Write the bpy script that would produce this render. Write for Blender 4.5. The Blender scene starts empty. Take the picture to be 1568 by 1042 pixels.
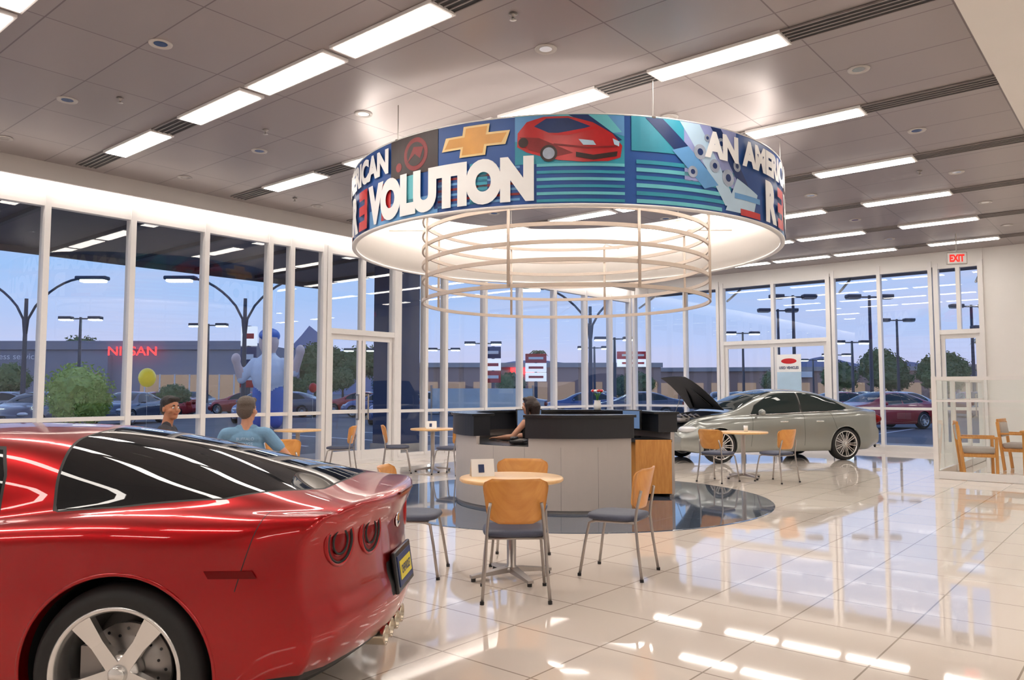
import bpy, bmesh, math, random
import numpy as np
from mathutils import Vector, Matrix, Euler
random.seed(7); np.random.seed(7)
D=bpy.data; C=bpy.context; SC=C.scene
R_=math.radians
SC.view_settings.view_transform='Standard'

# ------------------------------------------------------------------ materials
def nt(name):
    m=D.materials.new(name); m.use_nodes=True
    return m,m.node_tree,m.node_tree.nodes['Principled BSDF']
def mat(name,col,rough=.5,metal=0,coat=0,emit=None,es=0,noise=0,nscale=20,bump=0,spec=None,alpha=None):
    m,t,b=nt(name)
    b.inputs['Base Color'].default_value=(*col,1); b.inputs['Roughness'].default_value=rough
    b.inputs['Metallic'].default_value=metal; b.inputs['Coat Weight'].default_value=coat
    b.inputs['Coat Roughness'].default_value=.03
    if spec is not None: b.inputs['Specular IOR Level'].default_value=spec
    if emit: b.inputs['Emission Color'].default_value=(*emit,1); b.inputs['Emission Strength'].default_value=es
    if noise or bump:
        tc=t.nodes.new('ShaderNodeTexCoord'); n=t.nodes.new('ShaderNodeTexNoise'); n.inputs['Scale'].default_value=nscale
        n.inputs['Detail'].default_value=5
        t.links.new(tc.outputs['Object'],n.inputs['Vector'])
        if noise:
            mx=t.nodes.new('ShaderNodeMix'); mx.data_type='RGBA'
            mx.inputs[6].default_value=(*[c*(1-noise) for c in col],1); mx.inputs[7].default_value=(*[min(1,c*(1+noise)) for c in col],1)
            t.links.new(n.outputs['Fac'],mx.inputs[0]); t.links.new(mx.outputs[2],b.inputs['Base Color'])
        if bump:
            bp=t.nodes.new('ShaderNodeBump'); bp.inputs['Strength'].default_value=bump; bp.inputs['Distance'].default_value=.01
            t.links.new(n.outputs['Fac'],bp.inputs['Height']); t.links.new(bp.outputs[0],b.inputs['Normal'])
    return m
def wood(name,c1,c2):
    m,t,b=nt(name); tc=t.nodes.new('ShaderNodeTexCoord'); mp=t.nodes.new('ShaderNodeMapping'); mp.inputs['Scale'].default_value=(3,30,3)
    n=t.nodes.new('ShaderNodeTexNoise'); n.inputs['Scale'].default_value=2; n.inputs['Detail'].default_value=6
    r=t.nodes.new('ShaderNodeValToRGB'); r.color_ramp.elements[0].color=(*c1,1); r.color_ramp.elements[1].color=(*c2,1)
    r.color_ramp.elements[0].position=.3; r.color_ramp.elements[1].position=.7
    t.links.new(tc.outputs['Object'],mp.inputs[0]); t.links.new(mp.outputs[0],n.inputs['Vector']); t.links.new(n.outputs['Fac'],r.inputs[0]); t.links.new(r.outputs[0],b.inputs['Base Color'])
    b.inputs['Roughness'].default_value=.3; return m
def tiles(name,c1,c2,mort,w,h,ms,rough,coat=0,metal=0,spec=.5):
    m,t,b=nt(name); tc=t.nodes.new('ShaderNodeTexCoord'); br=t.nodes.new('ShaderNodeTexBrick')
    br.offset=0; br.squash=1; br.inputs['Scale'].default_value=1; br.inputs['Brick Width'].default_value=w; br.inputs['Row Height'].default_value=h
    br.inputs['Mortar Size'].default_value=ms; br.inputs['Mortar Smooth'].default_value=0.0
    br.inputs['Color1'].default_value=(*c1,1); br.inputs['Color2'].default_value=(*c2,1); br.inputs['Mortar'].default_value=(*mort,1)
    t.links.new(tc.outputs['Object'],br.inputs['Vector']); t.links.new(br.outputs['Color'],b.inputs['Base Color'])
    b.inputs['Roughness'].default_value=rough; b.inputs['Coat Weight'].default_value=coat; b.inputs['Coat Roughness'].default_value=.02; b.inputs['Metallic'].default_value=metal
    b.inputs['Specular IOR Level'].default_value=spec
    return m
def glassmat(name,tint,base=.05,k=.7):
    m=D.materials.new(name); m.use_nodes=True; t=m.node_tree; t.nodes.clear()
    o=t.nodes.new('ShaderNodeOutputMaterial'); tr=t.nodes.new('ShaderNodeBsdfTransparent'); tr.inputs[0].default_value=(*tint,1)
    g=t.nodes.new('ShaderNodeBsdfGlossy'); g.inputs['Roughness'].default_value=.01; g.inputs[0].default_value=(1,1,1,1)
    lw=t.nodes.new('ShaderNodeLayerWeight'); lw.inputs[0].default_value=.5
    p=t.nodes.new('ShaderNodeMath'); p.operation='POWER'; p.inputs[1].default_value=3.5
    q=t.nodes.new('ShaderNodeMath'); q.operation='MULTIPLY_ADD'; q.inputs[1].default_value=k; q.inputs[2].default_value=base
    mx=t.nodes.new('ShaderNodeMixShader')
    t.links.new(lw.outputs['Facing'],p.inputs[0]); t.links.new(p.outputs[0],q.inputs[0]); t.links.new(q.outputs[0],mx.inputs[0])
    t.links.new(tr.outputs[0],mx.inputs[1]); t.links.new(g.outputs[0],mx.inputs[2]); t.links.new(mx.outputs[0],o.inputs[0])
    return m
def carmat(name,paint,metal=.3,rough=.28,glass=(.012,.014,.016),sw=.0035,coat=1):
    m,t,b=nt(name); L=t.links; N=t.nodes
    b.inputs['Base Color'].default_value=(*paint,1); b.inputs['Metallic'].default_value=metal; b.inputs['Roughness'].default_value=rough
    b.inputs['Coat Weight'].default_value=coat; b.inputs['Coat Roughness'].default_value=.01
    gl=N.new('ShaderNodeBsdfPrincipled'); gl.inputs['Base Color'].default_value=(*glass,1); gl.inputs['Roughness'].default_value=.02
    gl.inputs['Specular IOR Level'].default_value=.45
    bk=N.new('ShaderNodeBsdfPrincipled'); bk.inputs['Base Color'].default_value=(.012,.012,.013,1); bk.inputs['Roughness'].default_value=.55
    def att(n,op,th,ab=False):
        a=N.new('ShaderNodeAttribute'); a.attribute_name=n; src=a.outputs['Fac']
        if ab:
            q=N.new('ShaderNodeMath'); q.operation='ABSOLUTE'; L.new(src,q.inputs[0]); src=q.outputs[0]
        c=N.new('ShaderNodeMath'); c.operation=op; c.inputs[1].default_value=th; L.new(src,c.inputs[0]); return c.outputs[0]
    out=N['Material Output']; prev=b.outputs[0]
    for n,op,th,ab,sh in (('seam','LESS_THAN',sw,True,bk),('glass','GREATER_THAN',-.012,False,bk),('glass','GREATER_THAN',0,False,gl),('black','GREATER_THAN',0,False,bk)):
        mx=N.new('ShaderNodeMixShader'); L.new(att(n,op,th,ab),mx.inputs[0]); L.new(prev,mx.inputs[1]); L.new(sh.outputs[0],mx.inputs[2]); prev=mx.outputs[0]
    L.new(prev,out.inputs[0]); return m

M={}
M['white']=mat('white_paint',(.82,.80,.78),.5,noise=.02,nscale=3)
M['frame']=mat('white_aluminium',(.80,.78,.77),.35,noise=.02)
M['soffit']=mat('soffit_plaster',(.75,.72,.69),.6,noise=.02,nscale=2)
M['htrim']=mat('header_trim',(.50,.47,.45),.5,noise=.03,nscale=3)
M['glass']=glassmat('window_glass',(.95,.97,.98),.06,.8)
M['pglass']=glassmat('partition_glass',(.93,.97,.96),.04,.5)
M['floor']=tiles('floor_tile',(.83,.74,.66),(.80,.71,.63),(.42,.35,.29),.61,.61,.005,.04,.3)
M['inset']=tiles('slate_tile',(.060,.085,.13),(.080,.105,.155),(.20,.23,.26),.61,.61,.006,.05,.4)
M['ceil']=tiles('ceiling_tile',(.37,.325,.32),(.35,.31,.305),(.19,.16,.16),1.2,.79,.007,.36,0,.35)
M['ceil_in']=mat('diffuser_dark',(.03,.028,.03),.6,noise=.1)
M['slat']=mat('diffuser_slat',(.30,.27,.26),.4,.3,noise=.05)
M['lamp']=mat('light_panel',(1,1,1),.5,emit=(1,.93,.85),es=17)
M['cove_ring_glow']=mat('cove_and_added_ring_glow',(1,1,1),.5,emit=(1,.93,.86),es=15)  # wall cove strip, and the glow ring added inside the drum
M['wood']=wood('beech_wood',(.66,.27,.06),(.78,.37,.10))
M['tabletop']=wood('maple_top',(.82,.50,.22),(.88,.58,.28))
M['steel']=mat('brushed_steel',(.40,.37,.35),.32,.8,noise=.05)
M['seat']=mat('seat_vinyl',(.065,.075,.12),.5,noise=.15,nscale=60)
M['black']=mat('black_laminate',(.012,.012,.014),.25,noise=.1)
M['dkband']=mat('desk_band_dark',(.014,.015,.02),.35,noise=.1)
M['rubber']=mat('tyre_rubber',(.014,.014,.015),.65,noise=.2,nscale=40)
M['alloy']=mat('alloy_wheel',(.72,.71,.70),.22,.9,noise=.02)
M['disc']=mat('brake_disc',(.35,.33,.32),.35,.9,noise=.1)
M['desk']=mat('desk_panel_grey',(.50,.45,.42),.45,noise=.03,nscale=6)
M['deskseam']=mat('desk_seam',(.25,.23,.22),.5,noise=.03)
M['hoop']=mat('hoop_paint',(.56,.47,.40),.4,.2,noise=.03)
M['dwhite']=mat('drum_inner',(.88,.84,.80),.6,noise=.01)
M['chrome']=mat('chrome',(.8,.8,.8),.08,1,noise=.01)
M['exh']=mat('exhaust_steel',(.55,.48,.38),.2,1,noise=.1)
M['redlens']=mat('red_lens',(.20,.001,.003),.3,coat=.15,noise=.1,spec=.1)
M['marker']=mat('marker_lens',(.14,.001,.002),.25,coat=.2,noise=.1,spec=.1)
M['red_paint']=mat('panel_red',(.36,.0,.003),.30,.85,coat=.8)
def bm(n,c,r=.4,nz=.05,ns=5,**k): M[n]=mat('graphic_'+n,c,r,noise=nz,nscale=ns,**k)
bm('g_blue',(.012,.075,.30),.4,.45,1.2); bm('g_dblue',(.008,.03,.13),.4,.4,4); bm('g_teal',(.03,.30,.42),.4,.4,2); bm('g_lteal',(.14,.52,.60),.4,.2,3); bm('g_black',(.03,.012,.012),.4,.5,6)
bm('g_red',(.58,.012,.018)); bm('g_cred',(.50,.02,.025),.3,.55,4); bm('g_dred',(.22,.008,.012),.4,.5,6); bm('g_gold',(.68,.33,.07),.4,.25,4); bm('g_lgold',(.85,.62,.28)); bm('g_white',(.88,.88,.88)); bm('g_lav',(.30,.34,.62),.4,.5,3); bm('g_grey',(.35,.4,.5),.4,.5,8); bm('g_sky',(.12,.32,.62),.4,.4,2); bm('g_yellow',(.85,.7,.03)); bm('g_lbl',(.45,.62,.78),.4,.2,2)

# ------------------------------------------------------------------ mesh builder
class MB:
    def __init__(s): s.v=[];s.f=[];s.fm=[];s.fs=[];s.mats=[]
    def mi(s,m):
        if isinstance(m,str): m=M[m]
        if m not in s.mats: s.mats.append(m)
        return s.mats.index(m)
    def add(s,vs,fs,m,smooth=False,X=None):
        o=len(s.v)
        for p in vs:
            p=Vector(p)
            if X is not None: p=X@p
            s.v.append(tuple(p))
        k=s.mi(m)
        for f in fs: s.f.append([i+o for i in f]); s.fm.append(k); s.fs.append(smooth)
    def box(s,c,d,m,X=None,rz=0,rx=0,ry=0):
        T=Matrix.Translation(c)@Euler((rx,ry,rz)).to_matrix().to_4x4()
        if X is not None: T=X@T
        a,b,e=d[0]/2,d[1]/2,d[2]/2
        vs=[(x,y,z) for x in(-a,a) for y in(-b,b) for z in(-e,e)]
        s.add(vs,[(0,1,3,2),(4,6,7,5),(0,4,5,1),(2,3,7,6),(0,2,6,4),(1,5,7,3)],m,False,T)
    def rbox(s,c,d,m,r=.02,X=None,rz=0,rx=0,ry=0):   # bevelled box
        bmm=bmesh.new(); bmesh.ops.create_cube(bmm,size=1)
        for v in bmm.verts: v.co=Vector((v.co.x*d[0],v.co.y*d[1],v.co.z*d[2]))
        bmesh.ops.bevel(bmm,geom=list(bmm.edges),offset=r,segments=3,affect='EDGES',profile=.5)
        T=Matrix.Translation(c)@Euler((rx,ry,rz)).to_matrix().to_4x4()
        if X is not None: T=X@T
        bmm.verts.index_update()
        s.add([v.co[:] for v in bmm.verts],[[v.index for v in f.verts] for f in bmm.faces],m,True,T); bmm.free()
    def lathe(s,prof,m,n=32,X=None,smooth=True,a0=0,a1=360,closed=False):
        full=abs(a1-a0)>=360; cols=n if full else n+1; vs=[];k=len(prof)
        for i in range(cols):
            a=R_(a0+(a1-a0)*i/n)
            for r,z in prof: vs.append((r*math.cos(a),r*math.sin(a),z))
        fs=[]
        for i in range(n):
            j=(i+1)%cols if full else i+1
            for q in range(k if closed else k-1):
                q2=(q+1)%k
                fs.append((i*k+q,j*k+q,j*k+q2,i*k+q2))
        if closed and not full:
            fs.append(list(range(k))[::-1]); fs.append([n*k+q for q in range(k)])
        s.add(vs,fs,m,smooth,X)
    def cyl(s,p0,p1,r0,m,r1=None,n=16,smooth=True,X=None):
        p0=Vector(p0);p1=Vector(p1);r1=r0 if r1 is None else r1
        d=p1-p0; T=Matrix.Translation(p0)@d.to_track_quat('Z','Y').to_matrix().to_4x4()
        if X is not None: T=X@T
        h=d.length; vs=[];
        for i in range(n):
            a=2*math.pi*i/n; vs.append((r0*math.cos(a),r0*math.sin(a),0)); vs.append((r1*math.cos(a),r1*math.sin(a),h))
        fs=[(2*i,2*((i+1)%n),2*((i+1)%n)+1,2*i+1) for i in range(n)]
        s.add(vs,fs,m,smooth,T); s.add(vs,[[2*i for i in range(n)][::-1],[2*i+1 for i in range(n)]],m,False,T)
    def tube(s,path,r,m,n=10,closed=False,X=None,up=(0,0,1)):
        P=[Vector(p) for p in path]; k=len(P); rs=r if isinstance(r,(list,tuple)) else [r]*k
        vs=[];prev=None
        for i in range(k):
            if closed: t=(P[(i+1)%k]-P[i-1])
            else: t=P[min(i+1,k-1)]-P[max(i-1,0)]
            t.normalize()
            if prev is None:
                u=Vector(up)
                if abs(u.dot(t))>.9: u=Vector((1,0,0))
                a=u.cross(t).normalized()
            else:
                a=(prev-t*prev.dot(t)).normalized()
            prev=a; b=t.cross(a)
            for j in range(n):
                w=2*math.pi*j/n; vs.append(P[i]+a*rs[i]*math.cos(w)+b*rs[i]*math.sin(w))
        fs=[]
        for i in range(k if closed else k-1):
            i2=(i+1)%k
            for j in range(n): fs.append((i*n+j,i*n+(j+1)%n,i2*n+(j+1)%n,i2*n+j))
        if not closed: fs.append(list(range(n))[::-1]); fs.append([(k-1)*n+j for j in range(n)])
        s.add(vs,fs,m,True,X)
    def ell(s,c,r,m,n=20,X=None,rot=None):
        T=Matrix.Translation(c)
        if rot is not None: T=T@rot
        if X is not None: T=X@T
        T=T@Matrix.Diagonal((*r,1)); bmm=bmesh.new(); bmesh.ops.create_uvsphere(bmm,u_segments=n,v_segments=max(6,n//2),radius=1); bmm.verts.index_update()
        s.add([v.co[:] for v in bmm.verts],[[v.index for v in f.verts] for f in bmm.faces],m,True,T); bmm.free()
    def mesh(s,name):
        me=D.meshes.new(name); me.from_pydata(s.v,[],s.f)
        for m in s.mats: me.materials.append(m)
        me.polygons.foreach_set('material_index',s.fm); me.polygons.foreach_set('use_smooth',s.fs); me.update(); return me
    def obj(s,name,loc=(0,0,0),rz=0,parent=None,bevel=0):
        return place(s.mesh(name),name,loc,rz,parent,bevel)
def place(me,name,loc=(0,0,0),rz=0,parent=None,bevel=0):
    o=D.objects.new(name,me); C.collection.objects.link(o); o.location=loc; o.rotation_euler=(0,0,R_(rz))
    if parent: o.parent=parent
    return o
def empty(name,loc,rz):
    o=D.objects.new(name,None); C.collection.objects.link(o); o.location=loc; o.rotation_euler=(0,0,R_(rz)); return o
def text2d(s,bold=.03):
    cu=D.curves.new('t','FONT'); cu.body=s; cu.size=1; cu.offset=bold; cu.resolution_u=6; ob=D.objects.new('t',cu); C.collection.objects.link(ob)
    C.view_layer.update(); me=D.meshes.new_from_object(ob.evaluated_get(C.evaluated_depsgraph_get()))
    v=[(p.co.x,p.co.y) for p in me.vertices]; f=[list(p.vertices) for p in me.polygons]
    D.objects.remove(ob); D.meshes.remove(me)
    x0=min(a for a,b in v);x1=max(a for a,b in v);y0=min(b for a,b in v);y1=max(b for a,b in v)
    return [((a-x0)/(x1-x0),(b-y0)/(y1-y0)) for a,b in v],f
def flat_text(mb,s,c,w,h,m,X,bold=.03):   # text in XZ plane, centre c, faces -Y
    v,f=text2d(s,bold); mb.add([(c[0]+(a-.5)*w,c[1],c[2]+(b-.5)*h) for a,b in v],f,m,False,X)

H=4.6; XL=-12.1; YB=19.9; X1=6.0; Y0=-5.0
# ------------------------------------------------------------------ room shell
b=MB(); b.box(((XL+X1)/2,(Y0+YB)/2,-.1),(X1-XL+.5,YB-Y0+.5,.2),'floor'); b.obj('floor')
b=MB(); b.box(((XL+X1)/2,(Y0+YB)/2,H+.1),(X1-XL+.5,YB-Y0+.5,.2),'ceil'); b.obj('ceiling')
CX,CY=-6.14,8.42
b=MB(); b.lathe([(0,0.006),(2.61,.006),(2.63,.004),(2.63,-.01)],'inset',96,Matrix.Translation((CX,CY,0)),False); b.obj('floor_inset')
b=MB(); b.box(((-1.08+X1)/2,(Y0+YB)/2,4.45),(X1+1.08,YB-Y0,.29),'soffit'); b.obj('ceiling_soffit')
b=MB(); b.box(((-3.0+X1)/2,YB+.1,H/2),(X1+3.0,.25,H),'white'); b.box((-7.55,YB+.05,4.43),(9.1,.2,.34),'white'); b.box((-7.55,YB+.03,.04),(9.1,.16,.08),'frame'); b.obj('wall_back')
b=MB(); b.box((X1+.1,(Y0+YB)/2,H/2),(.2,YB-Y0,H),'white'); b.obj('wall_right')
b=MB(); b.box(((XL+X1)/2,Y0-.1,H/2),(X1-XL,.2,H),'white'); b.obj('wall_front')
b=MB(); b.box((XL-.05,(Y0+YB)/2,4.34),(.2,YB-Y0,.52),'white'); b.box((XL-.03,(Y0+YB)/2,.04),(.16,YB-Y0,.08),'frame'); b.obj('wall_left')
b=MB(); b.box((XL+.27,7.4,4.475),(.05,24.6,.25),'htrim'); b.obj('trim_1')
b=MB(); b.box((XL+.18,7.4,4.44),(.06,24.4,.03),'cove_ring_glow'); b.obj('cove_light')

# glazing
def bay_wall(n,axis,p,fixed,z0=.08,z1=4.06,mids=(1.0,)):
    b=MB()
    def bx(a0,a1,zz0,zz1,dp,m):
        ca=(a0+a1)/2; la=a1-a0
        if axis=='Y': b.box((fixed,ca,(zz0+zz1)/2),(dp,la,zz1-zz0),m)
        else: b.box((ca,fixed,(zz0+zz1)/2),(la,dp,zz1-zz0),m)
    for q in p: bx(q-.04,q+.04,z0,z1+.16,.17,'frame')
    for z in (z0+.03,z1)+tuple(mids): bx(p[0],p[-1],z-.03,z+.03,.12,'frame')
    for a,c in zip(p[:-1],p[1:]):
        g=[(fixed,a,z0),(fixed,c,z0),(fixed,c,z1),(fixed,a,z1)] if axis=='Y' else [(a,fixed,z0),(c,fixed,z0),(c,fixed,z1),(a,fixed,z1)]
        b.add(g,[(0,1,2,3)],'glass')
    b.obj('window_%d'%n)
bay_wall(1,'Y',[-4.9,-3.9,-2.9,-1.8,-.7,.5,1.7,2.9,4.1,5.3,6.5,7.7,8.15,8.86],XL)
bay_wall(2,'Y',[10.74,11.5,12.1,13.4,14.7,16.1,17.5,18.75,19.8],XL)
bay_wall(3,'X',[-11.95,-11.5,-10.3,-9.3],YB,z1=4.24)
bay_wall(4,'X',[-6.24,-5.17,-4.06],YB,z1=4.24)
def door(n,axis,fixed,a0,a1,zt,z1=4.06,leaves=2):
    b=MB()
    def bx(p0,p1,zz0,zz1,dp,m,off=0):
        ca=(p0+p1)/2
        if axis=='Y': b.box((fixed+off,ca,(zz0+zz1)/2),(dp,p1-p0,zz1-zz0),m)
        else: b.box((ca,fixed-off,(zz0+zz1)/2),(p1-p0,dp,zz1-zz0),m)
    bx(a0-.05,a0+.05,0,z1+.1,.19,'frame'); bx(a1-.05,a1+.05,0,z1+.1,.19,'frame'); bx(a0,a1,zt,zt+.1,.17,'frame'); bx(a0,a1,z1-.03,z1+.03,.12,'frame'); bx((a0+a1)/2-.04,(a0+a1)/2+.04,zt,z1,.15,'frame')
    w=(a1-a0-.1)/leaves
    for i in range(leaves):
        s=a0+.05+i*w; e=s+w
        for q in ((s+.01,s+.09),(e-.09,e-.01)): bx(q[0],q[1],.02,zt,.06,'frame')
        bx(s,e,.02,.26,.055,'frame'); bx(s,e,zt-.1,zt,.055,'frame'); bx(s,e,.98,1.05,.055,'frame')
        hx=e-.12 if i==0 else s+.12
        bx(hx-.012,hx+.012,.85,1.35,.02,'steel',.09); bx(hx-.012,hx+.012,.85,.88,.09,'steel',.05); bx(hx-.012,hx+.012,1.32,1.35,.09,'steel',.05)
    g=[(fixed,a0,0.1),(fixed,a1,.1),(fixed,a1,z1),(fixed,a0,z1)] if axis=='Y' else [(a0,fixed,.1),(a1,fixed,.1),(a1,fixed,z1),(a0,fixed,z1)]
    b.add(g,[(0,1,2,3)],'glass'); b.obj('door_%d'%n)
door(1,'Y',XL,8.96,10.64,2.5)
door(2,'X',YB,-9.18,-6.36,2.65,4.24)
door(3,'X',YB,-3.94,-3.05,2.7,4.24,leaves=1)
b=MB(); X=Matrix.Translation((-7.35,YB-.12,1.85)); b.box((0,0,0),(.62,.01,1.0),'g_white',X); b.box((0,-.008,-.2),(.62,.004,.5),'g_lbl',X); b.ell((0,-.008,.33),(.2,.006,.07),'g_red',X=X)
flat_text(b,'USED VEHICLES',(0,-.012,.16),.5,.07,'g_dblue',X); b.obj('door_poster')

# ceiling fittings ----------------------------------------------------------
lb=MB(); lb.box((0,0,-.004),(1.34,.30,.03),'frame'); lb.box((0,0,-.021),(1.27,.25,.008),'lamp'); lme=lb.mesh('ceiling_light')
rows=[4.42+2.365*k for k in range(-3,7)]
lx=(-3.15,-5.12,-6.56,-8.0,-10.0)
for y in rows:
    b=MB(); ed=[-11.6]+[q for x in sorted(lx) for q in (x-.67,x+.67)]+[-1.1]
    for L0,L1 in zip(ed[::2],ed[1::2]):
        if L1-L0<.12: continue
        b.box(((L0+L1)/2,y,H-.006),(L1-L0,.27,.011),'ceil_in')
        for o in (-.13,-.065,0,.065,.13): b.box(((L0+L1)/2,y+o,H-.012),(L1-L0,.014,.016),'slat')
    b.obj('air_diffuser')
    for x in lx: place(lme,'ceiling_light',(x,y,H-.014))
    for x in (1.2,3.6): place(lme,'ceiling_light',(x,y,4.300))
db=MB(); db.lathe([(.0,.0),(.065,-.002),(.075,-.008),(.1,-.012),(.105,0)],'htrim',28); db.lathe([(0,-.004),(.06,-.004)],'chrome',20); dme=db.mesh('downlight')
for k in range(-2,7):
    for x in (-2.2,-4.3,-6.95,-9.1,-11.1): 
        if k in(2,) and x==-6.95: continue
        place(dme,'recessed_downlight',(x,3.25+2.365*k,H-.002))
sb=MB(); sb.lathe([(0,0),(.04,-.005),(.012,-.02),(.01,-.05),(.03,-.055),(0,-.06)],'steel',14); sme=sb.mesh('sprinkler')
for x,y in ((-4.1,4.9),(-8.3,5.2),(-2.6,12.3),(-8.6,3.6),(-5.7,12.6),(-10.9,7.4)): place(sme,'fire_sprinkler',(x,y,H-.001))
b=MB(); b.cyl((0,0,.12),(0,0,.5),.012,'htrim'); b.rbox((0,0,0),(.38,.05,.25),'htrim',.012); b.box((0,-.026,0),(.34,.004,.21),'g_white'); flat_text(b,'EXIT',(0,-.03,0),.27,.15,mat('exit_letter_red',(.7,.02,.02),.4,emit=(1,.03,.02),es=.8),None,.05); b.obj('exit_sign',(-3.12,17.7,4.09),25)

# ------------------------------------------------------------------ banner drum
RD=2.8; ZB,ZT=3.25,4.17
def cyl_pt(phi,z,r): a=R_(-50+phi); return (CX+r*math.cos(a),CY+r*math.sin(a),z)
def bent(mb,vs,fs,m,layer,step=2.0):
    bmm=bmesh.new(); V=[bmm.verts.new((a,z,0)) for a,z in vs]
    for f in fs:
        try: bmm.faces.new([V[i] for i in f])
        except ValueError: pass
    bmesh.ops.triangulate(bmm,faces=list(bmm.faces))
    a0=min(a for a,z in vs);a1=max(a for a,z in vs); k=math.ceil(a0/step)*step
    while k<a1:
        bmesh.ops.bisect_plane(bmm,geom=list(bmm.verts)+list(bmm.edges)+list(bmm.faces),plane_co=(k,0,0),plane_no=(1,0,0)); k+=step
    bmm.verts.index_update()
    mb.add([cyl_pt(v.co.x,v.co.y,RD+.003+.002*layer) for v in bmm.verts],[[v.index for v in f.verts] for f in bmm.faces],m); bmm.free()
def bpoly(mb,pts,m,layer): bent(mb,pts,[list(range(len(pts)))],m,layer)
def brect(mb,a0,a1,z0,z1,m,layer): bpoly(mb,[(a0,z0),(a1,z0),(a1,z1),(a0,z1)],m,layer)
def btext(mb,s,a0,a1,z0,z1,m,layer,bold=.045):
    v,f=text2d(s,bold); bent(mb,[(a0+(a1-a0)*x,z0+(z1-z0)*y) for x,y in v],f,m,layer)
def bcirc(mb,a,z,r,m,layer,n=24): bpoly(mb,[(a+math.degrees(r/RD)*math.cos(2*math.pi*i/n),z+r*math.sin(2*math.pi*i/n)) for i in range(n)],m,layer)
b=MB(); T=Matrix.Translation((CX,CY,0))
b.lathe([(RD,ZB),(RD,ZT)],'g_blue',144,T,True)
b.lathe([(RD,ZT),(RD-.03,ZT),(RD-.03,ZB),(RD,ZB)],'dwhite',144,T,True)
b.lathe([(RD+.012,ZB-.01),(RD+.012,ZB+.015),(RD-.04,ZB+.015),(RD-.04,ZB-.01)],'frame',144,T,True,closed=True)
b.lathe([(RD+.004,ZT-.005),(RD+.004,ZT+.01),(RD-.04,ZT+.01),(RD-.04,ZT-.005)],'frame',144,T,True,closed=True)
for k in range(3):
    A=-75+120*k
    P=lambda pts:[(A+a,ZB+z) for a,z in pts]
    top=ZT-.005
    brect(b,A+28,A+43,ZB+.48,top,'g_black',1)
    bcirc(b,A+36.5,ZB+.70,.18,'g_dred',2,30); bcirc(b,A+36.5,ZB+.70,.13,'g_black',3,30); bpoly(b,P([(34,.62),(36,.78),(39,.76),(38,.64),(36.4,.70)]),'g_dred',4); bcirc(b,A+31,ZB+.6,.05,'g_dred',2)
    brect(b,A+18,A+43,ZB+.02,ZB+.22,'g_sky',1)
    for i in range(4): brect(b,A+24+i*9,A+28+i*9,ZB+.06,ZB+.48,('g_cred','g_lteal','g_dblue','g_teal')[i],1)
    for i in range(7): brect(b,A+43,A+62,ZB+.06+i*.055,ZB+.085+i*.055,('g_sky','g_dred')[i%2],1)
    brect(b,A+61,A+83.5,ZB+.42,top,'g_teal',2)
    bpoly(b,P([(61,.91),(83.5,.91),(83.5,.7),(74,.82),(66,.62),(61,.66)]),'g_sky',3)
    bpoly(b,P([(68,.91),(80,.91),(83,.74),(79,.72),(73,.88)]),'g_lteal',4); bpoly(b,P([(72,.91),(76,.91),(83,.66),(82,.64)]),'g_dblue',5)
    for i in range(6):
        brect(b,A+65.5,A+83.5,ZB+.03+i*.072,ZB+.06+i*.072,'g_lteal' if i%2 else 'g_teal',2)
        brect(b,A+86,A+107+i,ZB+.03+i*.08,ZB+.07+i*.08,'g_teal' if i%2 else 'g_lteal',2)
    brect(b,A+85,A+97,ZB+.56,top,'g_teal',2); brect(b,A+97,A+112,ZB+.3,top,'g_lav',2)
    bpoly(b,P([(96,.91),(101,.91),(112,.1),(108,.1)]),'g_lbl',3); bpoly(b,P([(104,.91),(107,.91),(119,.2),(115,.2)]),'g_dblue',3)
    bpoly(b,P([(88,.91),(92,.91),(103,.45),(99,.4)]),'g_dblue',3); bpoly(b,P([(94,.6),(98,.66),(106,.3),(102,.24)]),'g_sky',4)
    for (a,z,r) in ((101,.62,.08),(105,.5,.07),(109,.4,.09),(99,.4,.06),(112,.55,.06),(107,.75,.06),(103,.78,.04)): bcirc(b,A+a,ZB+z,r,'g_grey',5); bcirc(b,A+a,ZB+z,r*.45,'g_dblue',6)
    bpoly(b,P([(108,.05),(118,.05),(120,.3),(112,.42)]),'g_lbl',4); brect(b,A+113,A+121,ZB+.03,ZB+.1,'g_cred',5); brect(b,A+111,A+121,ZB+.2,ZB+.26,'g_sky',5)
    # red car picture
    bpoly(b,P([(61.5,.60),(61.6,.74),(63.5,.85),(67,.895),(72,.895),(77,.83),(81,.72),(83,.60),(82.6,.48),(80,.44),(75,.43),(70,.45),(66,.50),(63.5,.54)]),'g_cred',6)
    bpoly(b,P([(65,.80),(67.5,.875),(72,.875),(76.5,.79),(72,.72),(68,.73)]),'g_dblue',7); bpoly(b,P([(62,.70),(66,.68),(73,.52),(69,.48),(64,.56)]),'g_dred',7); bpoly(b,P([(68,.71),(72,.70),(78,.77),(77.5,.79),(72,.74)]),'g_red',8)
    bpoly(b,P([(73.5,.53),(77,.50),(82,.54),(81.8,.49),(77,.45),(73.5,.48)]),'g_black',8); bpoly(b,P([(74,.66),(77,.645),(77.6,.60),(75,.60)]),'g_lbl',8); bpoly(b,P([(81,.67),(82.4,.64),(82.3,.59),(81.3,.61)]),'g_lbl',8)
    bpoly(b,P([(69,.62),(76,.58),(82,.60),(82,.585),(76,.56),(69,.60)]),'g_dred',8)
    bcirc(b,A+68,ZB+.52,.085,'g_black',9); bcirc(b,A+68,ZB+.52,.06,'g_grey',10); bcirc(b,A+62.8,ZB+.64,.05,'g_black',9)
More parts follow.
